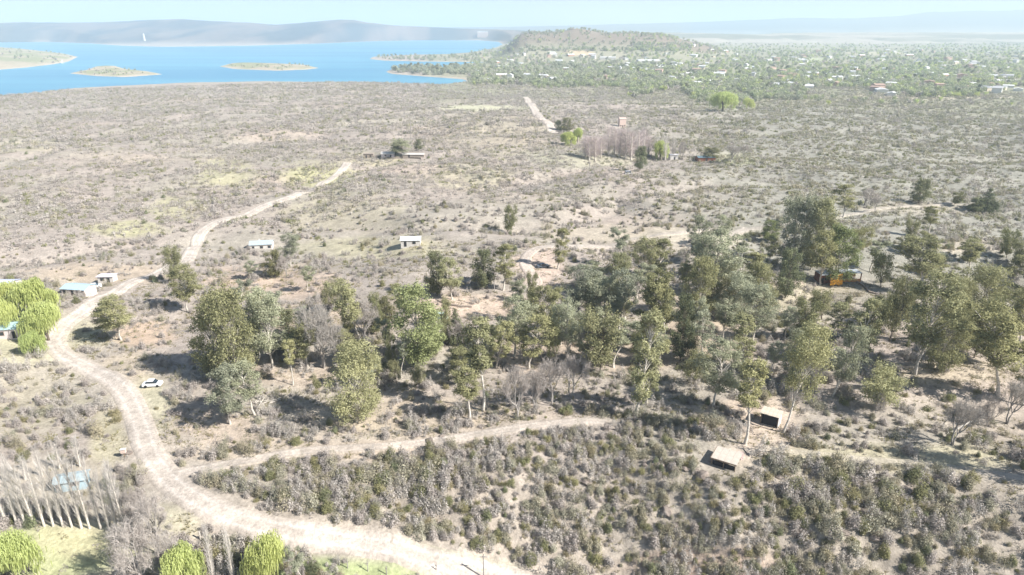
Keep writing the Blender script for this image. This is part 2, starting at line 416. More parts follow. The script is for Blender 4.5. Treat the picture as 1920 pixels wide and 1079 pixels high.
mesa = (sm(2500, 2700, y)*(1-sm(3900, 4200, y))*(Z[f] > -12))[:, None]
c = c*(1-mesa)+np.array((.25,.20,.15))*mesa
hl = (sm(4700, 5200, y)*(1-sm(9000, 10000, y)))[:, None]*(uf < 1050)[:, None]
g = sm(.3, .7, fbm(x/160, y/500, 92))[:, None]
c = c*(1-hl)+(np.array((.06,.07,.075))*(1-g)+np.array((.19,.15,.125))*g)*hl
pl = (sm(4300, 5000, y)*(uf >= 1050))[:, None]
g = sm(.45, .6, fbm(x/1500, y/450, 93))[:, None]
c = c*(1-pl)+(np.array((.20,.20,.14))*(1-g)+np.array((.42,.37,.30))*g)*pl
mt = sm(9600, 11000, y)[:, None]; c = c*(1-mt)+np.array((.07,.09,.08))*mt
isl = (inside(ISL1, x, y) | inside(ISL2, x, y) | inside(HEAD, x, y))[:, None]
g = sm(.4, .6, fbm(x/50, y/120, 94))[:, None]
c = np.where(isl, np.array((.30,.30,.17))*(1-g)+np.array((.42,.36,.26))*g, c)
sh = (1-sm(4, 18+14*fbm(x/40, y/90, 97), np.abs(s_)*1.0))[:, None]*(.35+.65*fbm(x/60, y/150, 96))[:, None]; c = c*(1-sh)+np.array((.52,.44,.35))*sh
for cu, cv, ru, rv_, cc in [(1560,159,45,5,(.50,.33,.25)),(1180,152,60,5,(.36,.42,.20)),(1330,147,60,5,(.40,.46,.20)),(1720,133,90,5,(.36,.44,.20)),(1500,112,60,4,(.42,.44,.28)),(1085,100,30,5,(.58,.45,.30)),(1640,100,70,3,(.46,.42,.30)),(1750,182,160,5,(.50,.44,.34)),(1120,158,30,4,(.50,.40,.33)),(1850,150,70,5,(.45,.40,.36))]:
    d_ = np.sqrt(((uf-cu)/ru)**2+((vf-cv)/rv_)**2)+(fbm(x/60, y/60, 98)-.5)*.9
    kk = (1-sm(.6, 1.1, d_))[:, None]*.9; c = c*(1-kk)+np.array(cc)*kk
colr[f] = c
me = bpy.data.meshes.new('ground')
me.vertices.add(len(X)); me.vertices.foreach_set('co', np.stack([X, Y, Z], 1).astype(np.float32).ravel())
F = F[:, ::-1]
me.loops.add(F.size); me.loops.foreach_set('vertex_index', F.astype(np.int32).ravel())
me.polygons.add(len(F)); me.polygons.foreach_set('loop_start', np.arange(0, F.size, 4, dtype=np.int32))
me.polygons.foreach_set('loop_total', np.full(len(F), 4, dtype=np.int32))
me.polygons.foreach_set('use_smooth', np.ones(len(F), bool))
ca = me.attributes.new('soil', 'FLOAT_COLOR', 'POINT')
ca.data.foreach_set('color', np.concatenate([colr, np.ones((len(X), 1))], 1).astype(np.float32).ravel())
me.update(calc_edges=True)
def soil_mat(name, s1=.35, s2=1.6, amt=.22, bump=.6):
    m = bpy.data.materials.new(name); m.use_nodes = True; n = m.node_tree; L = n.links
    b = n.nodes['Principled BSDF']; b.inputs['Roughness'].default_value = 1; b.inputs['Specular IOR Level'].default_value = .1
    at = n.nodes.new('ShaderNodeAttribute'); at.attribute_name = 'soil'
    geo = n.nodes.new('ShaderNodeNewGeometry')
    f1 = None
    for sc_, am in ((.07, amt*.6), (s1, amt), (s2, amt*1.1)):
        t = n.nodes.new('ShaderNodeTexNoise'); t.inputs['Scale'].default_value = sc_; t.inputs['Detail'].default_value = 6; t.inputs['Roughness'].default_value = .65
        L.new(geo.outputs['Position'], t.inputs['Vector'])
        mr = n.nodes.new('ShaderNodeMapRange'); mr.inputs[1].default_value = .3; mr.inputs[2].default_value = .7; mr.inputs[3].default_value = 1-am; mr.inputs[4].default_value = 1+am
        L.new(t.outputs['Fac'], mr.inputs[0])
        if f1 is None: f1 = mr.outputs[0]
        else:
            mu = n.nodes.new('ShaderNodeMath'); mu.operation = 'MULTIPLY'; L.new(f1, mu.inputs[0]); L.new(mr.outputs[0], mu.inputs[1]); f1 = mu.outputs[0]
    vm = n.nodes.new('ShaderNodeVectorMath'); vm.operation = 'SCALE'; L.new(at.outputs['Color'], vm.inputs[0]); L.new(f1, vm.inputs['Scale'])
    L.new(vm.outputs[0], b.inputs['Base Color'])
    bn = n.nodes.new('ShaderNodeBump'); bn.inputs['Strength'].default_value = bump; bn.inputs['Distance'].default_value = .35
    L.new(t.outputs['Fac'], bn.inputs['Height']); L.new(bn.outputs[0], b.inputs['Normal'])
    return m
MS = soil_mat('dry_soil'); me.materials.append(MS)
link('ground', me, kind='structure')

# lake
wm = bpy.data.materials.new('lake_water'); wm.use_nodes = True; n = wm.node_tree
b = n.nodes['Principled BSDF']; b.inputs['Base Color'].default_value = (.05,.23,.42,1); b.inputs['Roughness'].default_value = .35
b.inputs['IOR'].default_value = 1.33
tc = n.nodes.new('ShaderNodeNewGeometry'); mp = n.nodes.new('ShaderNodeMapping'); mp.inputs['Scale'].default_value = (.0009,.006,.01)
t = n.nodes.new('ShaderNodeTexNoise'); t.inputs['Scale'].default_value = 1; t.inputs['Detail'].default_value = 6
n.links.new(tc.outputs['Position'], mp.inputs[0]); n.links.new(mp.outputs[0], t.inputs['Vector'])
cr = n.nodes.new('ShaderNodeValToRGB'); cr.color_ramp.elements[0].position = .35; cr.color_ramp.elements[0].color = (.07,.26,.41,1)
cr.color_ramp.elements[1].position = .7; cr.color_ramp.elements[1].color = (.13,.37,.49,1)
n.links.new(t.outputs['Fac'], cr.inputs[0]); n.links.new(cr.outputs[0], b.inputs['Base Color'])
t2 = n.nodes.new('ShaderNodeTexNoise'); t2.inputs['Scale'].default_value = .25; n.links.new(tc.outputs['Position'], t2.inputs['Vector'])
bn = n.nodes.new('ShaderNodeBump'); bn.inputs['Strength'].default_value = .35; bn.inputs['Distance'].default_value = .6
n.links.new(t2.outputs['Fac'], bn.inputs['Height']); n.links.new(bn.outputs[0], b.inputs['Normal'])
g = Geo(); g.add([[-9000,700,LZ],[5000,700,LZ],[5000,10500,LZ],[-9000,10500,LZ]], [[0,1,2,3]])
link('lake', g.mesh('lake', wm), kind='structure')

# haze: one even body of air round everything
hm = bpy.data.materials.new('haze_air'); hm.use_nodes = True; n = hm.node_tree; n.nodes.clear()
pv = n.nodes.new('ShaderNodeVolumePrincipled'); pv.inputs['Color'].default_value = (.72,.88,1.0,1); pv.inputs['Density'].default_value = 1.35e-4
pv.inputs['Anisotropy'].default_value = 0.0
om = n.nodes.new('ShaderNodeOutputMaterial'); n.links.new(pv.outputs[0], om.inputs['Volume'])
g = Geo(); g.box((0, 0, 270), (130000, 130000, 640)); link('haze', g.mesh('haze', hm), kind='stuff')

# ------------------------------------------------------------------ roads
def road_mesh(name, pts, w, strength):
    n = len(pts); V = []; C = []; F = []
    d = np.gradient(pts, axis=0); d /= np.linalg.norm(d, axis=1, keepdims=True); nrm = np.stack([-d[:, 1], d[:, 0]], 1)
    offs = np.array([-1, -.86, -.62, -.42, -.2, 0, .2, .42, .62, .86, 1])
    s = np.arange(n)*1.0
    wl = w/2*(1+.16*(fbm(s/4, s*0+3, 101)-.5)); wr = w/2*(1+.16*(fbm(s/4, s*0+9, 102)-.5))
    soil, _ = cover(*project(pts[:, 0], pts[:, 1], H(pts[:, 0], pts[:, 1])), pts[:, 0], pts[:, 1])
    for k, o in enumerate(offs):
        q = pts + nrm*(o*np.where(o < 0, wl, wr))[:, None]
        R = np.hypot(q[:, 0], q[:, 1])
        lift = .10 + .0007*R if abs(o) < 1 else -.02*np.ones(n)
        z = H(q[:, 0], q[:, 1]) + lift
        V.append(np.stack([q[:, 0], q[:, 1], z], 1))
        base = np.array((.49,.43,.37)); rut = np.array((.565,.505,.445))
        t = 1 - min(abs(abs(o)-.42)/.2, 1)
        cc = base*(1-t)+rut*t
        cc = np.tile(cc, (n, 1))*(.94+.12*fbm(s/7, s*0+k*.45, 103))[:, None]
        e = sm(.55, 1.0, abs(o)); kk = 1-(1-e)*strength
        edge = soil*(1-.7*strength)+np.array((.48,.42,.355))*.7*strength
        C.append(cc*(1-kk)+edge*kk)
    V = np.concatenate(V); C = np.concatenate(C); m = len(offs)
    for k in range(m-1):
        a = k*n+np.arange(n-1); F.append(np.stack([a, a+1, a+1+n, a+n], 1))
    F = np.concatenate(F)[:, ::-1]
    g = Geo(); g.add(V, F); me = g.mesh(name, MS, smooth=True)
    ca = me.attributes.new('soil', 'FLOAT_COLOR', 'POINT')
    ca.data.foreach_set('color', np.concatenate([C, np.ones((len(V), 1))], 1).astype(np.float32).ravel())
    link(name, me, kind='structure')
for nm, pts, w, s in ROADS: road_mesh(nm, pts, w, s)
# ------------------------------------------------------------------ plants, each normalised to 1 m high with crown 1 m wide (trees) or built at real size (scrub)
def unit(n, r):
    v = r.normal(size=(n, 3)); return v/np.linalg.norm(v, axis=1, keepdims=True)
def ball(n, r, shell=.45):
    return unit(n, r)*(r.random((n, 1))**shell)
def make_tree(seed, Hh, Wd, base, clumps, nleaf, leaf, leafmat, barkmat, prof='oval', trunks=1, crad=.17, lean=.04, aspect=.55, trad=None):
    """real size Hh x Wd; returns (trunk mesh, crown mesh, Hh, Wd)"""
    r = np.random.default_rng(seed)
    tr = Geo(); cr = Geo(); trad = trad or Hh*.0095+.03
    stems = []
    for t in range(trunks):
        a = r.random()*6.28; off = (0 if trunks == 1 else Wd*.10)
        p0 = np.array([math.cos(a)*off*.5, math.sin(a)*off*.5, -.5])
        top = np.array([math.cos(a)*off*2+r.normal()*lean*Hh, math.sin(a)*off*2+r.normal()*lean*Hh, Hh*(.93-.1*t)])
        k = 7; pts = []
        w = r.normal(size=(k, 3))*Hh*.012; w[:, 2] = 0; w[0] = 0
        for i in range(k): pts.append(p0+(top-p0)*(i/(k-1))+np.cumsum(w, 0)[i])
        rad = [trad*(1.35 if i == 0 else 1)*(1-.86*i/(k-1)) for i in range(k)]
        tr.tube(pts, rad, 6); stems.append(np.array(pts))
    C = []; clumps = int(clumps*2.1); crad *= .70
    for i in range(clumps):
        s = r.random() if i > 3 else (.97, .9, .2, .05)[i]
        z = base + (1-base)*s
        if prof == 'oval': w = math.sin(math.pi*min(max(.12+.82*s, 0), 1))**.6
        elif prof == 'cone': w = 1.05-s
        elif prof == 'dome': w = math.sqrt(max(1-s*s, .05))
        elif prof == 'top': w = .45+.75*s*(1.25-s)*1.3
        a = i*2.4 + r.normal()*.5
        rad = w*(.35+.8*r.random())*(.5-crad*.6)*Wd
        st = stems[i % trunks]; zz = Hh*z
        f = np.clip(zz/Hh*(len(st)-1), 0, len(st)-1.001); k0 = int(f); c0 = st[k0]+(st[k0+1]-st[k0])*(f-k0)
        c = np.array([c0[0]+math.cos(a)*rad, c0[1]+math.sin(a)*rad, zz])
        q = crad*(.8+.75*r.random())*Wd*(1.0 if prof != 'cone' else .5+w)
        C.append((c, q))
        # limb
        zb = max(zz-rad*.9-.06*Hh, Hh*base*.7); f = np.clip(zb/Hh*(len(st)-1), 0, len(st)-1.001); k0 = int(f); b0 = st[k0]+(st[k0+1]-st[k0])*(f-k0)
        mid = (b0*.45+c*.55)+np.array([0, 0, -.05*rad])
        tr.tube([b0, mid, c], [trad*.34, trad*.2, trad*.07], 4)
    tot = sum(q**2 for _, q in C)
    for c, q in C:
        n = max(8, int(2.2*nleaf*q*q/tot))
        d = ball(n, r, .42); sq = np.array([1, 1, .8+.4*r.random()])
        lump = 1+.42*np.sin(d[:, 0]*6+c[0]*3)*np.sin(d[:, 1]*6+c[1])+.25*np.sin(d[:, 2]*7+c[2])
        pts = c + d*q*sq*lump[:, None]
        N = d*1.5 + r.normal(size=(n, 3))*.75 + np.array([0, 0, .3])
        tone = np.stack([np.full(n, r.random())*.7+.3*r.random(n), r.random(n)], 1)
        cr.flakes(pts, leaf*.62*(.6+.8*r.random(n)), N, aspect, tone, r=r)
    return tr.mesh('trunk', M[barkmat], smooth=True), cr.mesh('crown', M[leafmat]), Hh, Wd
def make_willow(seed, Hh=10, Wd=9, n=5200):
    r = np.random.default_rng(seed); tr = Geo(); cr = Geo()
    tr.tube([[0,0,-.4],[.1,0,Hh*.25],[.2,.2,Hh*.6]], [.35,.26,.1], 6)
    for i in range(26):
        a = i*2.4; s = r.random()**.7; rad = Wd*.42*s*(.8+.3*r.random()); zz = Hh*(.93-.35*s*s-.12*r.random())
        c = np.array([math.cos(a)*rad, math.sin(a)*rad, zz]); q = Wd*(.12+.06*r.random())
        tr.tube([[.1,.1,Hh*.35], c*.6+np.array([0,0,Hh*.2]), c], [.14,.08,.03], 4)
        m = n//26; d = ball(m, r, .4); pts = c+d*q
        hang = (.3+.9*r.random(m))*(.4+.6*s)*Hh*.14
        D = np.stack([d[:,0]*.25, d[:,1]*.25, -hang], 1)
        tone = np.stack([np.full(m, r.random()), r.random(m)], 1)
        cr.slivers(pts[:m//2], D[:m//2], .16, tone[:m//2], r=r)
        cr.flakes(pts[:m], .15, None, .5, tone[:m], r=r)
        low = c*[1.05,1.05,1]; k = m//3
        z2 = low[2]-Hh*.45*r.random(k)*s
        pp = np.stack([low[0]+r.normal(size=k)*q*.5, low[1]+r.normal(size=k)*q*.5, np.maximum(z2, .6)], 1)
        cr.slivers(pp, np.stack([r.normal(size=k)*.1, r.normal(size=k)*.1, -.9-.5*r.random(k)], 1), .18, np.stack([np.full(k, r.random()*.7), r.random(k)], 1), r=r)
    return tr.mesh('trunk', M['barkd'], smooth=True), cr.mesh('crown', M['lime']), Hh, Wd
def branch(g, r, p, d, L, rad, depth, tips, spread=.55):
    q = p+d*L; mid = (p+q)/2+r.normal(size=3)*L*.05
    g.tube([p, mid, q], [rad, rad*.8, rad*.6], 5 if depth > 2 else 4)
    if depth == 0: tips.append((q, d)); return
    tips.append((q, d))
    for i in range(3 if depth > 1 else 3):
        nd = d+r.normal(size=3)*spread+np.array([0, 0, .12]); nd /= np.linalg.norm(nd)
        branch(g, r, q-d*L*.15*i, nd, L*(.62+.2*r.random()), rad*.58, depth-1, tips, spread)
def make_bare(seed, Hh=9, Wd=7, mat_='twig', bark='barkg', depth=4, tw=13):
    r = np.random.default_rng(seed); tr = Geo(); cr = Geo(); tips = []
    for i in range(2):
        a = r.random()*6.28; branch(tr, r, np.array([.1*i, 0, -.4]), np.array([math.cos(a)*.22, math.sin(a)*.22, 1.]), Hh*.3, .19, depth, tips)
    for q, d in tips:
        n = tw; D = (d+r.normal(size=(n, 3))*.75); D /= np.linalg.norm(D, axis=1, keepdims=True); D *= (.35+.75*r.random((n, 1)))*Hh*.1
        cr.slivers(q-d*.3+r.normal(size=(n, 3))*.12, D, .035*Hh/9, r=r)
    t = tr.mesh('trunk', M[bark]); c = cr.mesh('crown', M[mat_])
    v = np.array([x[0] for x in tips]); return t, c, float(v[:, 2].max()+.6), float(np.ptp(v[:, 0])+1.2)
def make_poplar(seed, Hh=12, Wd=2.2, mat_='poplar', n=420):
    r = np.random.default_rng(seed); tr = Geo(); cr = Geo()
    top = np.array([r.normal()*.25, r.normal()*.25, Hh*.97])
    tr.tube([[0,0,-.4], top*.33, top*.66, top], [.30,.24,.15,.05], 6)
    z = Hh*(.10+.85*r.random(n)); a = r.random(n)*6.28; w = Wd*.5*np.sin(np.pi*np.clip(z/Hh*.95, 0, 1))**.6
    p = np.stack([np.cos(a)*w*.15, np.sin(a)*w*.15, z], 1)+top*(z/Hh*.9)[:, None]*[1,1,0]
    D = np.stack([np.cos(a)*w*.9, np.sin(a)*w*.9, (.9+1.1*r.random(n))*Hh*.09], 1)
    cr.slivers(p, D, .042, r=r)
    return tr.mesh('trunk', M['bark'], smooth=True), cr.mesh('crown', M[mat_]), Hh, Wd
V = {}
V['euc'] = [make_tree(11+i, 20, (8, 9, 7.5, 9, 8, 10)[i], (.36, .30, .40, .34, .26, .42)[i], (26, 30, 16, 28, 20, 18)[i], 5200, .27, ('euc', 'eucg', 'euc', 'eucg', 'euc', 'euc')[i], 'bark', ('oval', 'oval', 'top', 'oval', 'oval', 'top')[i], crad=(.16, .16, .17, .15, .14, .18)[i], lean=(.04, .05, .08, .03, .1, .06)[i]) for i in range(6)]
V['slim'] = [make_tree(31+i, 20, (5.5, 6, 5, 5, 6)[i], (.34, .42, .5, .22, .55)[i], (22, 20, 12, 24, 10)[i], 3400, .26, ('euc', 'eucg', 'euc', 'euc', 'eucg')[i], 'bark', ('oval', 'oval', 'top', 'oval', 'top')[i], crad=.19, lean=(.04, .08, .05, .03, .1)[i]) for i in range(5)]
V['round'] = [make_tree(41+i, 18, (11, 12, 10)[i], (.10, .12, .08)[i], 44, 8200, .29, ('euc', 'euc', 'eucg')[i], 'bark', 'oval', crad=.15, trunks=2) for i in range(3)]
V['bright'] = [make_tree(51+i, 18, 10, .14, 38, 7200, .29, 'green', 'bark', 'oval', crad=.16) for i in range(2)]
V['spread'] = [make_tree(61+i, 10, (10, 11, 9)[i], (.28, .32, .22)[i], 26, 4200, .25, ('euc', 'olive', 'olive')[i], 'barkd', 'top', crad=.15, lean=.08, trunks=(1, 2, 1)[i]) for i in range(3)]
V['dark'] = [make_tree(71+i, 12, (8, 9)[i], (.12, .2)[i], 28, 4800, .26, 'dark', 'barkd', 'oval', crad=.17) for i in range(2)]
V['conifer'] = [make_tree(81+i, 10, 6, .06, 34, 3600, .24, 'dark', 'barkd', 'cone', crad=.16, lean=.01) for i in range(2)]
V['willow'] = [make_willow(91), make_willow(92, 9, 10)]
V['bare'] = [make_bare(101), make_bare(102, 10, 7), make_bare(103, 8, 7, 'twigr')]
V['poplar'] = [make_poplar(111), make_poplar(112, 12, 1.9), make_poplar(113, 12, 2.4)]
V['pink'] = [make_poplar(121, 14, 4.5, 'pink', 700), make_poplar(122, 13, 4, 'pink', 600)]
def make_town_tree(seed, Hh, Wd, m, n=130, prof='oval', leaf=.95):
    r = np.random.default_rng(seed); g = Geo()
    g.tube([[0,0,-1.5],[0,0,Hh*.5]], [.3,.15], 4, mi=1)
    c = 7
    for i in range(c):
        a = i*2.4; q = Wd*(.22+.14*r.random()); zz = Hh*(.28+.42*r.random()); rad = Wd*.34*r.random()
        d = ball(n//c, r, .4)
        g.flakes(np.array([math.cos(a)*rad, math.sin(a)*rad, zz])+d*[q, q, q*1.1], leaf*(.6+.8*r.random(n//c)), d+r.normal(size=(n//c, 3))*.6, .7, np.stack([np.full(n//c, r.random()), r.random(n//c)], 1), r=r)
    return g.mesh('town_tree', M[m], M['barkd'])
TT = [make_town_tree(131, 9, 11, 'eucg'), make_town_tree(132, 10, 11, 'eucg'), make_town_tree(133, 8, 12, 'towng'), make_town_tree(134, 8, 11, 'lime'), make_town_tree(135, 14, 7, 'dark'), make_town_tree(136, 8, 11, 'twig')]
# scrub, real size about 2.4 m wide
def make_bush(seed, w, h, m, ntw, nlf, leaf=.10, lobes=6, tf=1.7):
    r = np.random.default_rng(seed); g = Geo()
    for i in range(lobes):
        a = i*2.4+r.random(); rad = w*(.22+.2*(seed % 3))*r.random()**.6*(i > 0)
        c = np.array([math.cos(a)*rad, math.sin(a)*rad, h*.05]); q = w*(.15+.2*r.random()); hh = h*(.4+.65*r.random())
        n = int(ntw*tf)//lobes; d = unit(n, r); d[:, 2] = np.abs(d[:, 2])*1.2+.1
        tone = np.stack([np.full(n, r.random()), r.random(n)], 1)
        s0 = .35+.5*r.random((n, 1))
        A = c+d*[q, q, hh]*s0; D = d*[q, q, hh]*(1.0-s0)*.55+r.normal(size=(n, 3))*.17
        D[:, 2] *= .7; g.slivers(A, D, .02+.024*r.random(n), tone, r=r)
        n = int(nlf*tf)//lobes; d = unit(n, r); d[:, 2] = np.abs(d[:, 2])
        P_ = c+d*[q, q, hh]*(r.random((n, 1))**.35)
        g.flakes(P_, leaf*(.6+.8*r.random(n)), d*1.5+r.normal(size=(n, 3))*.6, .5, np.stack([np.full(n, r.random()), r.random(n)], 1), r=r)
    return g.mesh('shrub', M[m])
BUSH = [make_bush(201, 2.6, 1.9, 'twig', 300, 420), make_bush(202, 2.3, 1.5, 'twig', 280, 380), make_bush(203, 2.8, 2.1, 'twigr', 320, 420), make_bush(204, 2.4, 1.6, 'scrubg', 240, 420),
        make_bush(205, 2.2, 1.4, 'olive', 200, 420), make_bush(206, 2.7, 2.2, 'scrubg', 260, 460), make_bush(207, 2.5, 2.2, 'dark', 120, 520), make_bush(208, 2.0, 1.1, 'grass', 300, 160)]
BUSHL = [make_bush(221, 2.6, 1.8, 'twig', 60, 70, .22, 5, 1.0), make_bush(222, 2.5, 1.6, 'twigr', 60, 60, .22, 5, 1.0), make_bush(223, 2.6, 1.8, 'scrubg', 30, 100, .22, 5, 1.0), make_bush(224, 2.4, 1.5, 'olive', 30, 90, .22, 5, 1.0), make_bush(225, 2.6, 2.2, 'dark', 20, 100, .22, 5, 1.0)]
def make_tuft(seed, m):
    r = np.random.default_rng(seed); g = Geo()
    for i in range(9):
        c = np.array([r.normal()*.4, r.normal()*.4, 0]); n = 9; d = unit(n, r); d[:, 2] = np.abs(d[:, 2])+.5
        g.slivers(c+d*.02, d*(.10+.17*r.random((n, 1))), .045, r=r)
    return g.mesh('tuft', M[m])
TUFT = [make_tuft(231, 'grass'), make_tuft(232, 'grass'), make_tuft(233, 'twig'), make_tuft(234, 'scrubg')]
def make_rock(seed):
    r = np.random.default_rng(seed); me = bpy.data.meshes.new('boulder')
    import bmesh
    bm = bmesh.new(); bmesh.ops.create_icosphere(bm, subdivisions=2, radius=.6)
    pl = [unit(1, r)[0] for _ in range(7)]
    for v in bm.verts:
        c = np.array(v.co)
        for p in pl:
            k = c@p
            if k > .42: c = c-p*(k-.42)
        v.co = c*[1.3, 1, .75]*(1+r.normal()*.03)
    bm.to_mesh(me); bm.free(); me.materials.append(M['rock']); return me
ROCK = [make_rock(s) for s in (241, 242, 243)]

# scatter of uncountable plants: points carrying instance index, turn and size
def scatter(name, protos, pos, idx, rot, scl, label):
    c = bpy.data.collections.new(name+'_kinds')
    for i, me in enumerate(protos):
        o = bpy.data.objects.new('%s_kind_%02d' % (name, i), me); c.objects.link(o)
    me = bpy.data.meshes.new(name); me.vertices.add(len(pos)); me.vertices.foreach_set('co', pos.astype(np.float32).ravel())
    a = me.attributes.new('pick', 'INT', 'POINT'); a.data.foreach_set('value', idx.astype(np.int32))
    a = me.attributes.new('turn', 'FLOAT_VECTOR', 'POINT'); t = np.zeros((len(pos), 3), np.float32); t[:, 2] = rot; t[:, :2] = rng.normal(size=(len(pos), 2))*.06; a.data.foreach_set('vector', t.ravel())
    a = me.attributes.new('size', 'FLOAT_VECTOR', 'POINT'); a.data.foreach_set('vector', scl.astype(np.float32).ravel())
    ng = bpy.data.node_groups.new(name, 'GeometryNodeTree')
    ng.interface.new_socket('Geometry', in_out='INPUT', socket_type='NodeSocketGeometry')
    ng.interface.new_socket('Geometry', in_out='OUTPUT', socket_type='NodeSocketGeometry')
    N = ng.nodes; gi = N.new('NodeGroupInput'); go = N.new('NodeGroupOutput')
    ip = N.new('GeometryNodeInstanceOnPoints'); ci = N.new('GeometryNodeCollectionInfo')
    ci.inputs['Collection'].default_value = c; ci.inputs['Separate Children'].default_value = True; ci.inputs['Reset Children'].default_value = True
    def attr(nm, ty):
        q = N.new('GeometryNodeInputNamedAttribute'); q.data_type = ty; q.inputs['Name'].default_value = nm
        return [s for s in q.outputs if s.enabled and s.name == 'Attribute'][0]
    L = ng.links
    L.new(gi.outputs[0], ip.inputs['Points']); L.new(ci.outputs[0], ip.inputs['Instance']); ip.inputs['Pick Instance'].default_value = True
    L.new(attr('pick', 'INT'), ip.inputs['Instance Index'])
    e2r = N.new('FunctionNodeEulerToRotation'); L.new(attr('turn', 'FLOAT_VECTOR'), e2r.inputs[0]); L.new(e2r.outputs[0], ip.inputs['Rotation'])
    L.new(attr('size', 'FLOAT_VECTOR'), ip.inputs['Scale']); L.new(ip.outputs[0], go.inputs[0])
    o = link(name, me, kind='stuff', label=label); md = o.modifiers.new('scatter', 'NODES'); md.node_group = ng
    return o
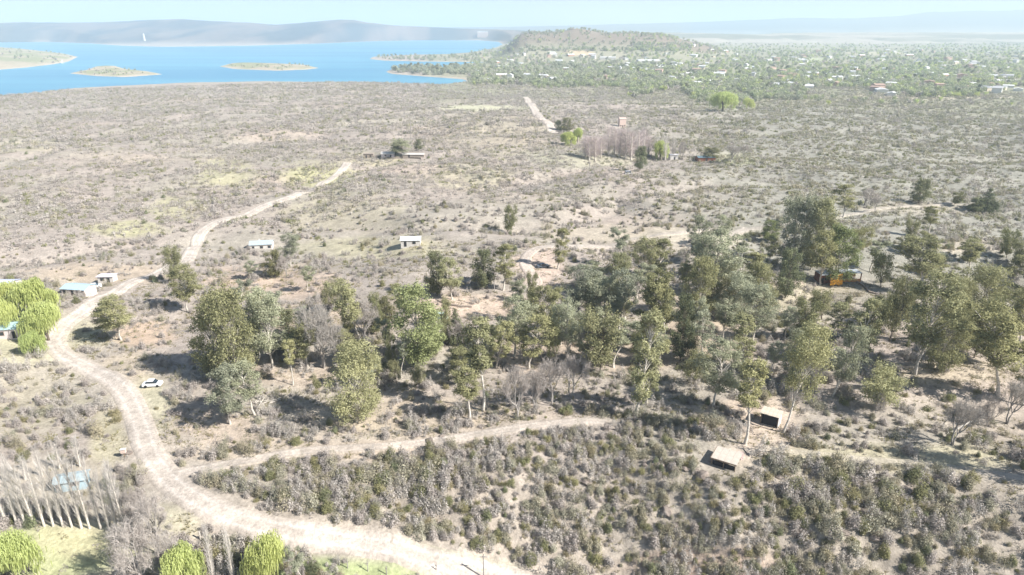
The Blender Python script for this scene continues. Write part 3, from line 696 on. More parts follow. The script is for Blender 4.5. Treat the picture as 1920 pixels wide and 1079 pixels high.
# ------------------------------------------------------------------ trees one can tell apart: (u, v of the foot, v of the top, crown width in px, kind, label)
E = 'eucalyptus trees of the village'
TREES = [
 (228,638,553,66,'euc','leaning eucalyptus right beside the outer bend of the dirt road',E),
 (205,630,575,40,'slim','small eucalyptus stem hugging the road just left of a taller one',E),
 (322,533,470,44,'spread','reddish olive tree where the road passes behind the hamlet',E),
 (352,585,498,62,'euc','pale olive eucalyptus below the reddish tree near the road',E),
 (402,700,562,84,'round','left tree of the big eucalyptus clump casting a large black shadow',E),
 (455,712,542,96,'round','tallest crown in the middle of the big left eucalyptus clump',E),
 (512,690,548,80,'euc','right shoulder tree of the big left eucalyptus clump',E),
 (548,660,585,60,'dark','dark green tree at the right foot of the left clump',E),
 (470,690,600,60,'slim','white stemmed eucalyptus in front of the big left clump',E),
 (578,690,600,50,'slim','thin eucalyptus between the left clump and the bare trunks',E),
 (432,795,688,78,'euc','eucalyptus standing alone below the big left clump',E),
 (478,778,676,60,'slim','slender white trunked tree right of the lone lower eucalyptus',E),
 (663,793,650,104,'round','large dense round eucalyptus above the dirt track fork',E),
 (676,640,522,60,'euc','olive eucalyptus behind the bare white tree',E),
 (700,625,585,50,'spread','low spreading tree under the bright green giant',E),
 (784,690,538,98,'bright','brightest green big eucalyptus left of the green jeep',E),
 (808,668,600,50,'bright','lower green crown at the right side of the bright giant',E),
 (515,520,472,42,'dark','small dark round tree below the pale blue roofed house',E),
 (545,500,438,44,'euc','yellow olive tree at the right end of the pale blue roofed house',E),
 (467,525,490,26,'slim','small tree with a pale trunk below the pale blue roofed house',E),
 (820,555,476,46,'dark','left dark green tree of the pair near the village path',E),
 (848,562,484,50,'euc','right olive tree of the pair near the village path',E),
 (908,540,470,48,'dark','dark dense tree left of the thin white trunk on the village path',E),
 (943,545,464,46,'slim','tree with a thin curved white trunk on the village path',E),
 (905,770,596,66,'slim','tall slim eucalyptus left of the centre with a bare lower trunk',E),
 (881,788,690,56,'slim','small yellow olive eucalyptus just left of a taller slim one',E),
 (930,690,600,60,'euc','grey green eucalyptus filling the gap left of the centre grove',E),
 (965,668,556,74,'euc','grey crown at the left edge of the centre grove',E),
 (992,692,590,62,'slim','eucalyptus hanging low at the front left of the centre grove',E),
 (1030,640,540,66,'euc','crown behind the white trunk of the centre grove',E),
 (1068,682,560,60,'euc','eucalyptus with a bright white trunk in the centre grove',E),
 (1126,703,598,92,'spread','wide low tree with a thick dark trunk in the centre grove',E),
 (1082,600,498,72,'euc','tall eucalyptus at the back of the centre grove, left one',E),
 (1120,610,520,60,'round','dense eucalyptus at the back of the centre grove, middle one',E),
 (1160,620,505,70,'euc','eucalyptus with a dark lower crown right of the grove middle',E),
 (1196,640,528,64,'euc','grey eucalyptus with a feathery crown right of the grove middle',E),
 (1150,690,610,60,'slim','short eucalyptus behind the tall column shaped one',E),
 (1190,783,590,66,'slim','tall column shaped eucalyptus above the end of the dirt track',E),
 (1212,760,655,40,'slim','narrow eucalyptus touching the tall column shaped one',E),
 (1250,658,524,70,'euc','eucalyptus with paired white trunks in the bare clearing',E),
 (1275,677,556,46,'dark','dark columnar tree right of the paired white trunks',E),
 (1232,640,560,44,'slim','slim eucalyptus left of the paired white trunks',E),
 (1316,668,580,40,'slim','thin white stemmed tree in the pink clearing',E),
 (1338,762,642,88,'euc','broad light crowned eucalyptus left of the white shed',E),
 (1300,720,660,56,'spread','low olive tree behind the broad light crowned eucalyptus',E),
 (1396,833,672,62,'slim','tall eucalyptus whose white trunk stands over the tan flat roof',E),
 (1468,812,620,92,'euc','big eucalyptus with a leaning white trunk beside the white shed',E),
 (1490,720,628,60,'round','full crown leaning on the back of the shed side eucalyptus',E),
 (1561,744,612,60,'euc','grey crowned tree on a thin trunk leaning right',E),
 (1602,702,568,52,'slim','slim tree with a straight white trunk beside the leaning grey one',E),
 (1650,767,698,96,'spread','small umbrella shaped tree on the open slope',E),
 (1716,702,508,100,'euc','giant eucalyptus with a forked white trunk on the right',E),
 (1752,690,575,70,'round','bushy yellow olive tree just right of the forked giant',E),
 (1662,640,528,62,'spread','dark undergrown tree left of the forked giant',E),
 (1728,560,458,88,'euc','eucalyptus rising behind the forked giant',E),
 (1770,600,520,70,'round','crown tucked between the forked giant and the right grove',E),
 (1826,672,580,76,'spread','short trunked spreading tree left of the right edge grove',E),
 (1872,742,575,104,'euc','eucalyptus with bare white double trunk at the right edge',E),
 (1840,600,500,90,'round','broad crown in the back of the right edge grove',E),
 (1905,650,540,80,'euc','crown cut by the right border of the picture above the white trunks',E),
 (1890,580,490,70,'euc','rear crown of the grove at the right border',E),
 (1915,760,650,60,'slim','lower eucalyptus cut by the right border',E),
 (1812,520,455,44,'slim','slim bare stemmed tree far behind the right grove',E),
 (1345,560,432,92,'euc','great eucalyptus behind the upper bare path, centre right',E),
 (1312,520,408,42,'slim','thin yellowish eucalyptus sticking up beside the upper bare path',E),
 (1350,470,408,40,'slim','thin eucalyptus standing behind the great one at the path',E),
 (1300,600,490,64,'round','yellowish crown below the upper bare path',E),
 (1370,600,520,74,'round','deep green crown below the great eucalyptus at the path',E),
 (1410,640,540,76,'euc','eucalyptus at the right end of the crowded upper grove',E),
 (1395,690,585,54,'slim','slim eucalyptus in the shade right of the pink clearing',E),
 (1350,650,565,50,'slim','slim eucalyptus in the middle of the pink clearing edge',E),
 (1430,600,500,60,'round','round crown left of the brown terrace wall',E),
 (1200,520,448,62,'euc','eucalyptus above the centre grove near the turning path',E),
 (1172,500,432,38,'slim','bright green slim tree above the centre grove',E),
 (1228,530,450,40,'slim','narrow eucalyptus right of the tree near the turning path',E),
 (1045,505,430,32,'slim','thin dark topped tree at the bend of the village path',E),
 (1110,545,490,50,'euc','grey eucalyptus between the path bend and the centre grove',E),
 (1145,560,478,54,'round','leafy crown just behind the centre grove',E),
 (1488,500,368,62,'round','tall dark eucalyptus left of the orange cabin',E),
 (1520,505,374,60,'round','tall grey eucalyptus leaning on the dark one by the orange cabin',E),
 (1538,534,432,62,'euc','eucalyptus with a white trunk standing before the orange cabin',E),
 (1566,535,428,70,'bright','yellow olive eucalyptus arching over the orange cabin',E),
 (1472,560,470,50,'dark','dark tree in the shade left of the brown terrace wall',E),
 (1580,408,350,42,'slim','lone slim tree on the upper path near the right scrub',E),
 (1504,635,560,60,'spread','scrubby olive tree on the slope below the terrace wall',E),
 (1545,600,548,56,'spread','low olive tree below the orange cabin',E),
 (1618,640,560,56,'spread','dense low tree between the cabin slope and the forked giant',E),
 (720,610,560,44,'dark','dark little tree left of the brightest green eucalyptus',E),
 (620,580,530,44,'spread','low grey olive tree on the bare hamlet ground',E),
 (575,545,500,26,'slim','thin tree below the yellow olive one by the pale blue roof',E),
 (1655,540,480,50,'spread','low tree right of the cabin lean to roof',E),
 (1900,500,452,50,'spread','low green tree by the right border, above the grove',E),
 (1443,452,415,36,'bright','small bright green tree at the end of the upper bare path',E),
 (950,440,388,30,'spread','small yellow green tree alone in the upper scrub',E),
 (1722,382,338,42,'dark','dark pine like tree left of the path end in the right scrub','dark trees in the right scrub'),
 (1848,396,354,44,'conifer','dark conifer in the right scrub beyond the path end','dark trees in the right scrub'),
 (1828,398,372,30,'dark','low dark tree leaning on the scrub conifer','dark trees in the right scrub'),
 (1788,385,360,26,'spread','small dark leaved tree at the end of the upper path','dark trees in the right scrub'),
 (856,642,578,44,'conifer','dark spiky conifer right of the green jeep',E),
 (785,283,262,18,'dark','small dark tree right of the far farm mast','far farm trees'),
 (757,293,262,46,'euc','wide grey green tree above the far farm ruin','far farm trees'),
 (742,292,268,18,'dark','dark narrow tree beside the far farm ruin','far farm trees'),
 (70,600,520,84,'willow','upper lime green willow left of the road bend','lime green willows'),
 (92,640,568,88,'willow','lower lime green willow touching the road bend','lime green willows'),
 (22,590,530,70,'willow','lime green willow behind the hidden blue roof','lime green willows'),
 (12,625,560,60,'willow','lime green willow cut by the left border, beside the hidden blue roof','lime green willows'),
 (65,665,620,50,'willow','smallest lime green willow at the foot of the left group','lime green willows'),
 (35,1100,1005,120,'willow','lime green willow in the lower left corner of the meadow','lime green willows'),
 (350,1110,1020,86,'willow','bright lime willow at the bottom edge, left of the two bare trunks','lime green willows'),
 (510,1105,1008,104,'willow','bright lime weeping willow at the bottom edge, right of the bare trunks','lime green willows'),
 (572,1100,1030,36,'slim','narrow grey green tree beside the weeping willow at the bottom edge',None),
 (1065,272,246,34,'willow','yellow green willow left of the pink poplar grove','pale trees of the far grove'),
 (1083,268,240,26,'willow','bright willow touching the pink poplar grove','pale trees of the far grove'),
 (1238,300,264,40,'willow','lime willow at the right end of the pink poplar grove','pale trees of the far grove'),
 (1355,210,172,70,'willow','wide lime willow at the near edge of the town','lime trees at the town edge'),
 (1400,206,184,30,'willow','yellow willow right of the wide one at the town edge','lime trees at the town edge'),
 (1332,300,278,40,'dark','dark blue green tree right of the white hut',None),
 (1062,250,222,26,'dark','dark tree beside the lower end of the straight track',None),
 (1048,246,226,16,'dark','little dark tree against the straight track',None),
 (1200,322,276,30,'dark','dark green tree in front of the pink poplars',None),
 (1280,300,262,26,'bare','leafless pale tree behind the white hut','bare trees'),
 (1370,305,266,44,'bare','leafless grey tree right of the dark blue green tree','bare trees'),
 (1395,300,270,34,'bare','second leafless grey tree on the yellow grass right of the white hut','bare trees'),
 (682,642,556,62,'bare','bare white branching tree left of the brightest green eucalyptus','bare trees'),
 (607,690,560,34,'bare','bare grey trunk between the left clump and the round eucalyptus','bare trees'),
 (628,688,590,30,'bare','second bare grey trunk beside the round eucalyptus','bare trees'),
 (538,520,474,40,'bare','bare pinkish tree beside the small dark round tree','bare trees'),
 (970,785,680,44,'bare','bare grey tree on the edge of the dirt track, centre','bare trees'),
 (1035,760,670,40,'bare','bare white stemmed tree right of the track side one','bare trees'),
 (1070,745,665,40,'bare','bare twisted tree below the wide dark trunked tree','bare trees'),
 (1003,770,690,50,'bare','bare reddish shrubby tree on the track edge','bare trees'),
 (1785,835,735,70,'bare','broken bare white tree on the right slope','bare trees'),
 (1888,795,700,50,'bare','bare pale tree below the right border eucalyptus','bare trees'),
 (1850,800,740,50,'bare','bare grey tree between the broken white tree and the right border','bare trees'),
 (1620,385,350,44,'bare','bare grey tree beside the lone slim tree on the upper path','bare trees'),
 (1640,400,368,30,'bare','short bare grey tree on the upper path','bare trees'),
 (1090,560,500,40,'bare','bare white barked tree at the back of the centre grove','bare trees'),
 (1525,735,660,40,'bare','bare grey crown behind the shed side eucalyptus','bare trees'),
 (272,1100,968,66,'bare','big bare grey tree between the meadow and the road','bare trees'),
 (300,1045,925,60,'bare','bare mauve tree leaning toward the road above the lime willow','bare trees'),
 (248,1003,915,36,'bare','bare twiggy tree at the right end of the poplar row','bare trees'),
 (320,1105,1000,60,'bare','bare white branched tree at the bottom edge','bare trees'),
 (860,650,600,30,'bare','bare grey tree in front of the spiky conifer','bare trees'),
 (1640,780,730,30,'bare','bare low tree at the foot of the umbrella shaped tree','bare trees'),
 (2030,905,670,100,'euc','tall eucalyptus beyond the right border whose shade darkens the slope path',E),
 (404,1110,988,14,'poplar','left tall bare trunk at the bottom edge between the lime willows','bare poplars'),
 (441,1105,990,14,'poplar','right tall bare trunk at the bottom edge between the lime willows','bare poplars'),
]
for i, (u, v) in enumerate([(12,984),(32,985),(48,986),(65,986),(83,987),(100,987),(118,988),(135,989),(153,991),(168,991),(189,992),(205,994),(219,996),(235,999)]):
    TREES.append((u, v, v-122+rng.integers(-12, 12), 18, 'poplar', 'bare white poplar in the meadow row', 'bare poplars in a row by the meadow'))
for i, (u, v) in enumerate([(20,905),(48,900),(80,893),(112,880),(150,875),(205,915)]):
    TREES.append((u, v, v-48+rng.integers(-8, 8), 15, 'poplar', 'faint bare poplar behind the row near the pale blue roof', 'bare poplars behind the meadow row'))
for i in range(16):
    u = 1095+i*11+rng.integers(-3, 4); v = 296+int(6*math.sin(i))
    TREES.append((u, v, 238+rng.integers(-4, 10) if 3 < i < 11 else 256, 24 if i < 12 else 13, 'pink' if i < 12 else 'poplar', 'bare pinkish poplar packed in the far grove', 'packed pinkish poplars of the far grove'))
rf = np.random.default_rng(55); used = [(t[0], t[1]) for t in TREES]
for zn, n_, (a0, a1, b0, b1), hh in [('centre grove', 22, (925, 1300, 560, 705), 78), ('grove behind the pink clearing', 14, (1270, 1450, 480, 640), 66), ('right grove', 16, (1650, 1915, 520, 690), 74), ('slope grove', 8, (1440, 1660, 600, 740), 60), ('left clump', 12, (390, 620, 590, 740), 74), ('gap beside the bright giant', 20, (640, 930, 565, 735), 66), ('upper right scrub edge', 8, (1600, 1900, 430, 520), 52)]:
    k = 0
    while k < n_:
        u, v = rf.uniform(a0, a1), rf.uniform(b0, b1)
        if any(abs(u-a) < 11 and abs(v-b) < 14 for a, b in used): continue
        used.append((u, v)); k += 1; q = rf.random()
        TREES.append((u, v, v-hh*(.6+.55*rf.random()), 26+22*rf.random(), 'slim' if q < .7 else 'spread', 'slender tree filling the %s' % zn, 'slender trees of the '+zn))
placed = []; TREE_AT = []
for u, v, vt, w, kind, label, grp in TREES:
    vs = V[kind]
    if 'white' in label and kind in ('slim', 'euc'): vs = [vs[i_] for i_ in ((0, 1, 2, 4) if kind == 'slim' else (0, 2, 3, 5))]
    tm, cm, h0, w0 = vs[int(rng.integers(len(vs)))]
    if v > 1079 or u < 0 and False: pass
    p = P(u, v); hgt = height_for(p, vt); wid = w*mpp(p)*(1.03 if kind in ('euc','slim','round','dark','spread','bright') else (.88 if kind == 'willow' else 1))
    p.z -= .05
    sz = hgt/h0; sx = wid/w0
    if kind in ('bare',): sx = max(sx, sz*.6)
    nm = {'euc':'eucalyptus_tree','slim':'eucalyptus_tree','round':'eucalyptus_tree','bright':'eucalyptus_tree','spread':'olive_tree','dark':'evergreen_tree','conifer':'conifer_tree','willow':'willow_tree','bare':'bare_tree','poplar':'poplar_tree','pink':'poplar_tree'}[kind]
    t = thing(nm, label, 'tree', p, rng.random()*6.28, grp, (sx, sx, sz))
    lean = (rng.normal()*.02, rng.normal()*.02)
    if 'leaning' in label and 'trunk' in label: lean = (0, .16)
    t.rotation_euler = (lean[0], lean[1], t.rotation_euler.z if lean[1] != .16 else 0)
    link('trunk', tm, t); link('crown', cm, t)
    placed.append((kind, u, v, round(hgt, 1), round(wid, 1))); TREE_AT.append((p.x, p.y, wid))
# ------------------------------------------------------------------ scrub
T_A = np.array(TREE_AT)
def build_points(r0, r1, spacing, seed):
    r = np.random.default_rng(seed)
    n = int(.86*2*.5*(r1*r1-r0*r0)/spacing**2)
    R = np.sqrt(r0*r0+(r1*r1-r0*r0)*r.random(n)); t = (r.random(n)*2-1)*.80
    return np.sin(t)*R, np.cos(t)*R, r
def clear_of(x, y):
    d, _ = road_dist(x, y); ok = d > 1.0
    for (cx, cy, cr) in KEEP: ok &= (x-cx)**2+(y-cy)**2 > cr*cr
    return ok
KEEP = []
for u, v, rad in [(1445,785,6),(1362,862,6.5),(1555,522,12),(1600,522,8),(490,462,10),(768,452,9),(145,540,8),(203,524,5),(8,540,9),(25,620,7),(137,900,6),(285,722,4),(825,592,5),(700,290,12),(770,290,14),(1262,295,8),(1182,324,6),(1165,240,12),(1020,497,4),(1625,545,12)]:
    p = P(u, v); KEEP.append((p.x, p.y, rad))
CAP = {'grey': ([0, 1, 2], [0, 1, 1]), }
def kinds(u, v, x, y, r, big):
    n = len(u); g = fbm(x/35, y/35, 120)+.18*(r.random(n)-.5)
    right = sm(1050, 1400, u)*(v < 520)
    slope = (v > 830)*(u > 380)
    pg = .27+.46*right+.22*slope + .6*(g-.5)+.12*((u > 700)*(v > 500)*(v < 830)); pick = r.random(n)
    if big:
        k = np.where(pick < pg*.55, 3, np.where(pick < pg*.85, 5, np.where(pick < pg, 4, np.where(r.random(n) < .62, r.integers(0, 2, n), 2))))
        k = np.where(r.random(n) < .035+.04*slope, 6, k); k = np.where(r.random(n) < .08+.10*slope, 7, k)
    else:
        k = np.where(pick < pg*.7, 2, np.where(pick < pg, 3, np.where(r.random(n) < .6, 0, 1))); k = np.where(r.random(n) < .03, 4, k)
    return k
near = []
for (r0, r1, sp, seed) in [(72, 135, 1.35, 1), (135, 330, 2.75, 2)]:
    x, y, r = build_points(r0, r1, sp, seed)
    z = H(x, y); u, v = project(x, y, z); _, b = cover(u, v, x, y)
    lush = (v > 845)*(u > 380)
    dens = np.where(lush, 3.0, .66)*b*(.15+1.5*sm(.32, .6, .6*fbm(x/14, y/14, 130)+.4*fbm(x/60, y/60, 137)))
    ok = (r.random(len(x)) < dens) & (u > -150) & (u < 2070) & (v < 1180); ok &= clear_of(x, y)
    x, y, z, u, v = x[ok], y[ok], z[ok], u[ok], v[ok]
    n = len(x); s = (.36+.9*r.random(n)**1.6)*np.where(lush[ok], 1.12, 1.0)*(.75+.6*vnoise(x/18, y/18, 133))
    k = kinds(u, v, x, y, r, True)
    near.append(np.stack([x, y, z, s, k, r.random(n)*6.28, u, v, .8+.5*r.random(n)], 1))
near = np.concatenate(near)
infr = (near[:, 6] > 5) & (near[:, 6] < 1915) & (near[:, 7] > 0) & (near[:, 7] < 1075)
szpx = np.where(infr, near[:, 3]/np.hypot(near[:, 0], near[:, 1]), 0)
order = np.argsort(-szpx); ind = order[:290]; rest = order[290:]
LM = [(60,800,'left of the road bend'),(150,760,'on the scrub patch left of the road'),(200,830,'above the meadow cabin'),(60,850,'behind the poplar row'),(280,690,'above the small white car'),(340,830,'at the fork of road and track'),
 (420,900,'right of the road below the fork'),(520,880,'on the slope under the left track'),(620,900,'on the slope below the track middle'),(700,960,'just above the lower road'),(780,900,'on the slope below the pale bare patch'),(850,1020,'above the road at the bottom'),
 (900,860,'directly under the track'),(960,950,'in the dense scrub below the track'),(1050,870,'under the right end of the track'),(1060,1000,'in the bottom centre scrub'),(1180,860,'left of the dark boulders'),(1200,960,'below the dark boulders'),(1180,1050,'at the bottom edge right of centre'),
 (1330,930,'below the tan flat roof'),(1360,1030,'at the bottom edge below the tan roof'),(1480,930,'on the rocky slope right of the tan roof'),(1500,1040,'at the bottom edge right of the tan roof'),(1620,930,'under the slope path'),(1640,1030,'at the bottom edge of the right slope'),
 (1760,950,'on the right slope below the dark shade'),(1780,1040,'near the lower right corner'),(1880,960,'against the right border low down'),(1880,1050,'in the lower right corner'),(550,810,'above the track left half'),(760,790,'above the track middle'),(950,780,'above the track end'),
 (1250,800,'above the dark boulders'),(1560,800,'right of the white shed'),(1700,820,'above the slope path'),(1850,850,'beside the broken white tree'),(470,950,'on the bank above the lower road'),(330,1000,'beside the big bare grey tree')]
def where_shrub(u, v):
    return min(LM, key=lambda q: (q[0]-u)**2+1.5*(q[1]-v)**2)[2]
    if u < 380: return 'left of the road, below its bend'
    if v > 850:
        if u < 900: return 'on the slope between the dirt track and the road'
        if u < 1300: return 'on the scrubby slope below the end of the dirt track'
        return 'on the scrubby slope below the tan flat roof, right part'
    return 'on the dry ground above the dirt track'
CN = ['leafless grey shrub', 'low grey shrub', 'mauve shrub', 'grey green shrub', 'olive brown shrub', 'tall green shrub', 'dark green shrub', 'straw coloured tussock']
for i in ind:
    x, y, z, s, k, rz, u, v, sz = near[i]; k = int(k)
    link('shrub', BUSH[k], None, (x, y, z-.05), rz, (s, s, s*sz), None, CN[k]+' '+where_shrub(u, v), 'shrub', CN[k]+'s '+where_shrub(u, v))
q = near[rest]
scatter('scrub', BUSH, q[:, :3]-[0, 0, .05], q[:, 4], q[:, 5], np.stack([q[:, 3], q[:, 3], q[:, 3]*q[:, 8]], 1), 'thorny grey and olive scrub covering the dry ground')
far = []
for (r0, r1, sp, big, seed) in [(330, 620, 3.1, 1.15, 3), (620, 1520, 5.0, 1.75, 4)]:
    x, y, r = build_points(r0, r1, sp, seed)
    z = H(x, y); u, v = project(x, y, z); _, b = cover(u, v, x, y)
    dens = .95*b*(.2+1.4*sm(.36, .58, .55*fbm(x/24, y/24, 131)+.45*fbm(x/90, y/90, 138)))*np.where(u > 1150, 1.9, 1.35)
    dens = np.where((v < 160) & (u > 860), dens*.4, dens)
    ok = (r.random(len(x)) < dens) & (u > -100) & (u < 2020) & (z > LZ+1.5); ok &= clear_of(x, y)
    ok &= land_sd(x, y) > 14
    x, y, z, u, v = x[ok], y[ok], z[ok], u[ok], v[ok]; n = len(x)
    s = big*(.4+1.0*r.random(n)**1.5)*(.75+.5*vnoise(x/40, y/40, 139)); k = kinds(u, v, x, y, r, False)
    far.append(np.stack([x, y, z, s, k, r.random(n)*6.28, .7+.4*r.random(n)], 1))
far = np.concatenate(far)
scatter('far_scrub', BUSHL, far[:, :3], far[:, 4], far[:, 5], np.stack([far[:, 3], far[:, 3], far[:, 3]*far[:, 6]], 1), 'grey brown scrub spreading over the plain toward the lake')
# tufts and small stones
x, y, r = build_points(72, 260, 1.15, 5)
z = H(x, y); u, v = project(x, y, z); d, _ = road_dist(x, y)
ok = (u > -60) & (u < 1980) & (v < 1130) & (d > .3) & (r.random(len(x)) < .30*(.2+1.3*sm(.35, .65, fbm(x/8, y/8, 140))))
x, y, z = x[ok], y[ok], z[ok]; n = len(x); s = .6+1.0*r.random(n)
scatter('dry_grass', TUFT, np.stack([x, y, z], 1), r.integers(0, 4, n), r.random(n)*6.28, np.stack([s, s, s], 1), 'dry grass tufts and low weeds on the pale soil')
print('SCATTER', len(near), len(far), n)
rk = [(1225,868),(1238,874),(1250,866),(1242,880),(1262,878),(1210,872),(1470,890),(1482,880),(1460,895),(1650,905),(1665,912),(1700,920),(1490,985),(1500,1000),(1285,880),(1305,882),(1620,960),(1560,940),(1580,1000),(1250,960),(1265,985),(1640,1010),(1730,960),(1100,905),(1420,960),(805,828),(828,590+230),(240,850),(1318,890),(1760,900)]
for i, (u, v) in enumerate(rk):
    p = P(u, v); s = .8+1.3*rng.random()
    link('boulder', ROCK[i % 3], None, p, rng.random()*6, (s, s, s), None, 'weathered grey brown boulder in the right slope scrub' if u > 1090 else 'small pale boulder at the edge of the dirt road', 'boulder', 'boulders on the scrub slope' if u > 1090 else 'boulders by the road')

# ------------------------------------------------------------------ town: houses and trees
WM = [mat('wall_white', (.72,.70,.66)), mat('wall_cream', (.62,.54,.42)), mat('wall_pink', (.55,.40,.33)), mat('wall_brick', (.42,.24,.17))]
RM = [mat('roof_grey', (.50,.50,.50)), mat('roof_tile', (.42,.29,.23)), mat('roof_white', (.68,.68,.67)), mat('roof_dark', (.16,.17,.19))]
MGLASS = mat('dark_glass', (.03,.04,.05), rough=.15, spec=.6)
HOUSES = []
for i in range(10):
    w = 9+i % 4*2.5; d = 7+i % 3*1.5; h = 3+(i % 5 == 0)*2.6; rh = (1.8, .25, 1.2)[i % 3]
    g = Geo(); g.box((0, 0, h/2-1), (w, d, h+2)); wm_ = g.mesh('wall', WM[(0, 1, 0, 3, 0, 2, 0, 1, 0, 1)[i]])
    g = Geo(); o = .4
    g.add([[-w/2-o, -d/2-o, h], [w/2+o, -d/2-o, h], [w/2+o, 0, h+rh], [-w/2-o, 0, h+rh], [w/2+o, d/2+o, h], [-w/2-o, d/2+o, h], [-w/2-o, -d/2-o, h-.2], [w/2+o, -d/2-o, h-.2], [w/2+o, d/2+o, h-.2], [-w/2-o, d/2+o, h-.2]],
          [[0,1,2,3],[3,2,4,5],[6,9,8,7],[6,7,1,0],[8,9,5,4],[9,6,0,3],[7,8,4,2]])
    g.add([[w/2+o,-d/2-o,h],[w/2+o,-d/2-o,h-.2],[w/2+o,0,h+rh],[w/2+o,0,h+rh]], [[0,1,2,3]])
    g.add([[-w/2-o,d/2+o,h-.2],[-w/2-o,d/2+o,h],[-w/2-o,0,h+rh],[-w/2-o,0,h+rh]], [[0,1,2,3]])
    rm_ = g.mesh('roof', RM[(0, 1, 2, 2, 0, 1, 2, 3, 2, 0)[i]])
    HOUSES.append((wm_, rm_, ('grey', 'red tiled', 'white', 'white', 'grey', 'red tiled', 'white', 'dark', 'white', 'grey')[i]))
def zone(u, v):
    if u < 960: return 'on the wooded lake shore'
    if u < 1300: return 'below the flat topped hill'
    if v > 150: return 'at the near edge of the green town'
    if u < 1600: return 'in the middle of the green town'
    return 'in the right part of the green town'
r = np.random.default_rng(77); hp = []
while len(hp) < 285:
    u = r.uniform(880, 1919); v = 84+96*r.random()**.8
    if u < 1250 and v > 157: continue
    if u < 1290 and v < 99: continue
    if v > 162+26*vnoise(u/70, 0, 5): continue
    if v > 150+.03*(u-1250)+10 and u < 1500: continue
    p = P(u, v)
    if land_sd(np.array([p.x]), np.array([p.y]))[0] < 40: continue
    if any((p.x-a)**2+(p.y-b)**2 < 300 for a, b in hp): continue
    hp.append((p.x, p.y)); i = int(r.integers(10)); wm_, rm_, rn = HOUSES[i]; s = 1.15+.6*r.random()
    zn = zone(u, v)
    t = thing('town_house', '%s roofed house %s' % (rn, zn), 'house', p, r.random()*3.14, 'far %s roofed houses %s' % (rn, zn), (s, s, s))
    link('wall', wm_, t); link('roof', rm_, t)
HPA = np.array(hp)
tt = []
def add_tt(n, fu, kindp, smin=.7, smax=1.3):
    k = 0; guard = 0
    while k < n and guard < n*6:
        guard += 1; u, v = fu()
        rr_ = ray(u, v)
        tq = (-25-CAMH)/rr_[2]; x, y = rr_[0]*tq, rr_[1]*tq
        
        if v > 160+30*vnoise(u/55, 0, 6) and u > 1200 and n > 1000: continue
        tt.append((x, y, r.choice(6, p=kindp), r.uniform(smin, smax), r.random()*6.28, u, v)); k += 1
add_tt(5200, lambda: (r.uniform(1180, 1960), 82+100*r.random()), [.08, .19, .33, .25, .03, .12])
add_tt(2100, lambda: (r.uniform(880, 1260), 92+66*r.random()), [.27, .30, .19, .06, .06, .12])
add_tt(260, lambda: (lambda q: (q, 157+r.normal()*3))(r.uniform(1000, 1240)), [.2, .2, .6, 0, 0, 0], .7, 1.0)
add_tt(170, lambda: (r.uniform(700, 900), 105+9*r.random()), [.5, .2, .2, 0, .1, 0])
add_tt(220, lambda: (r.uniform(735, 880), 123+16*r.random()), [.6, .2, 0, 0, .2, 0], .9, 1.5)
add_tt(70, lambda: (r.uniform(420, 585), 120+11*r.random()), [.3, .3, .2, 0, 0, .2], .35, .7)
add_tt(50, lambda: (r.uniform(150, 270), 126+14*r.random()), [.2, .3, .2, 0, 0, .3], .35, .6)
add_tt(70, lambda: (r.uniform(0, 140), 92+28*r.random()), [.3, .3, .2, 0, 0, .2], .5, .9)
add_tt(60, lambda: (r.uniform(975, 1035), 60+6*r.random()), [.7, .1, 0, 0, .2, 0], .5, .8)
add_tt(90, lambda: (r.uniform(960, 1300), 78+18*r.random()), [.5, .2, .1, 0, 0, .2], .3, .6)
add_tt(60, lambda: (r.uniform(1450, 1915), 165+30*r.random()), [.2, .2, .2, .1, 0, .3], .5, .9)
add_tt(110, lambda: (r.uniform(1290, 1420), 160+30*r.random()), [.3, .2, .35, .05, 0, .1], .7, 1.1)
add_tt(90, lambda: (r.uniform(1420, 1520), 168+18*r.random()), [.3, .3, .25, 0, 0, .15], .7, 1.1)
tt = np.array(tt); xs, ys = tt[:, 0], tt[:, 1]
# those aimed above the plain (hilltop) come from the ray itself
hi = (tt[:, 6] < 97) & (tt[:, 5] > 940) & (tt[:, 5] < 1300)
for j in np.where(hi)[0]:
    p = P(tt[j, 5], tt[j, 6]); xs[j], ys[j] = p.x, p.y
ok = land_sd(xs, ys) > 12
ok &= ys < 7000
for a in range(0, len(HPA)): ok &= ((xs-HPA[a, 0])**2+(ys-HPA[a, 1]-0)**2 > 110)
tt = tt[ok]; zs = H(tt[:, 0], tt[:, 1]); D = np.hypot(tt[:, 0], tt[:, 1])
o_ = np.argsort(D/tt[:, 3]); indiv = o_[:150]; rest = o_[150:]
TL = ['dark evergreen', 'grey green eucalyptus', 'mid green leafy', 'yellow lime', 'tall dark', 'leafless grey']
for j in indiv:
    k = int(tt[j, 2]); s = tt[j, 3]; zn = zone(tt[j, 5], tt[j, 6])
    link('town_tree', TT[k], None, (tt[j, 0], tt[j, 1], zs[j]), tt[j, 4], (s, s, s), None, '%s tree %s' % (TL[k], zn), 'tree', '%s trees %s' % (TL[k], zn))
q = tt[rest]
scatter('distant_wood', TT, np.stack([q[:, 0], q[:, 1], zs[rest]], 1), q[:, 2], q[:, 4], np.stack([q[:, 3]]*3, 1), 'mass of green trees spreading through the far town')
print('TOWN', len(tt))

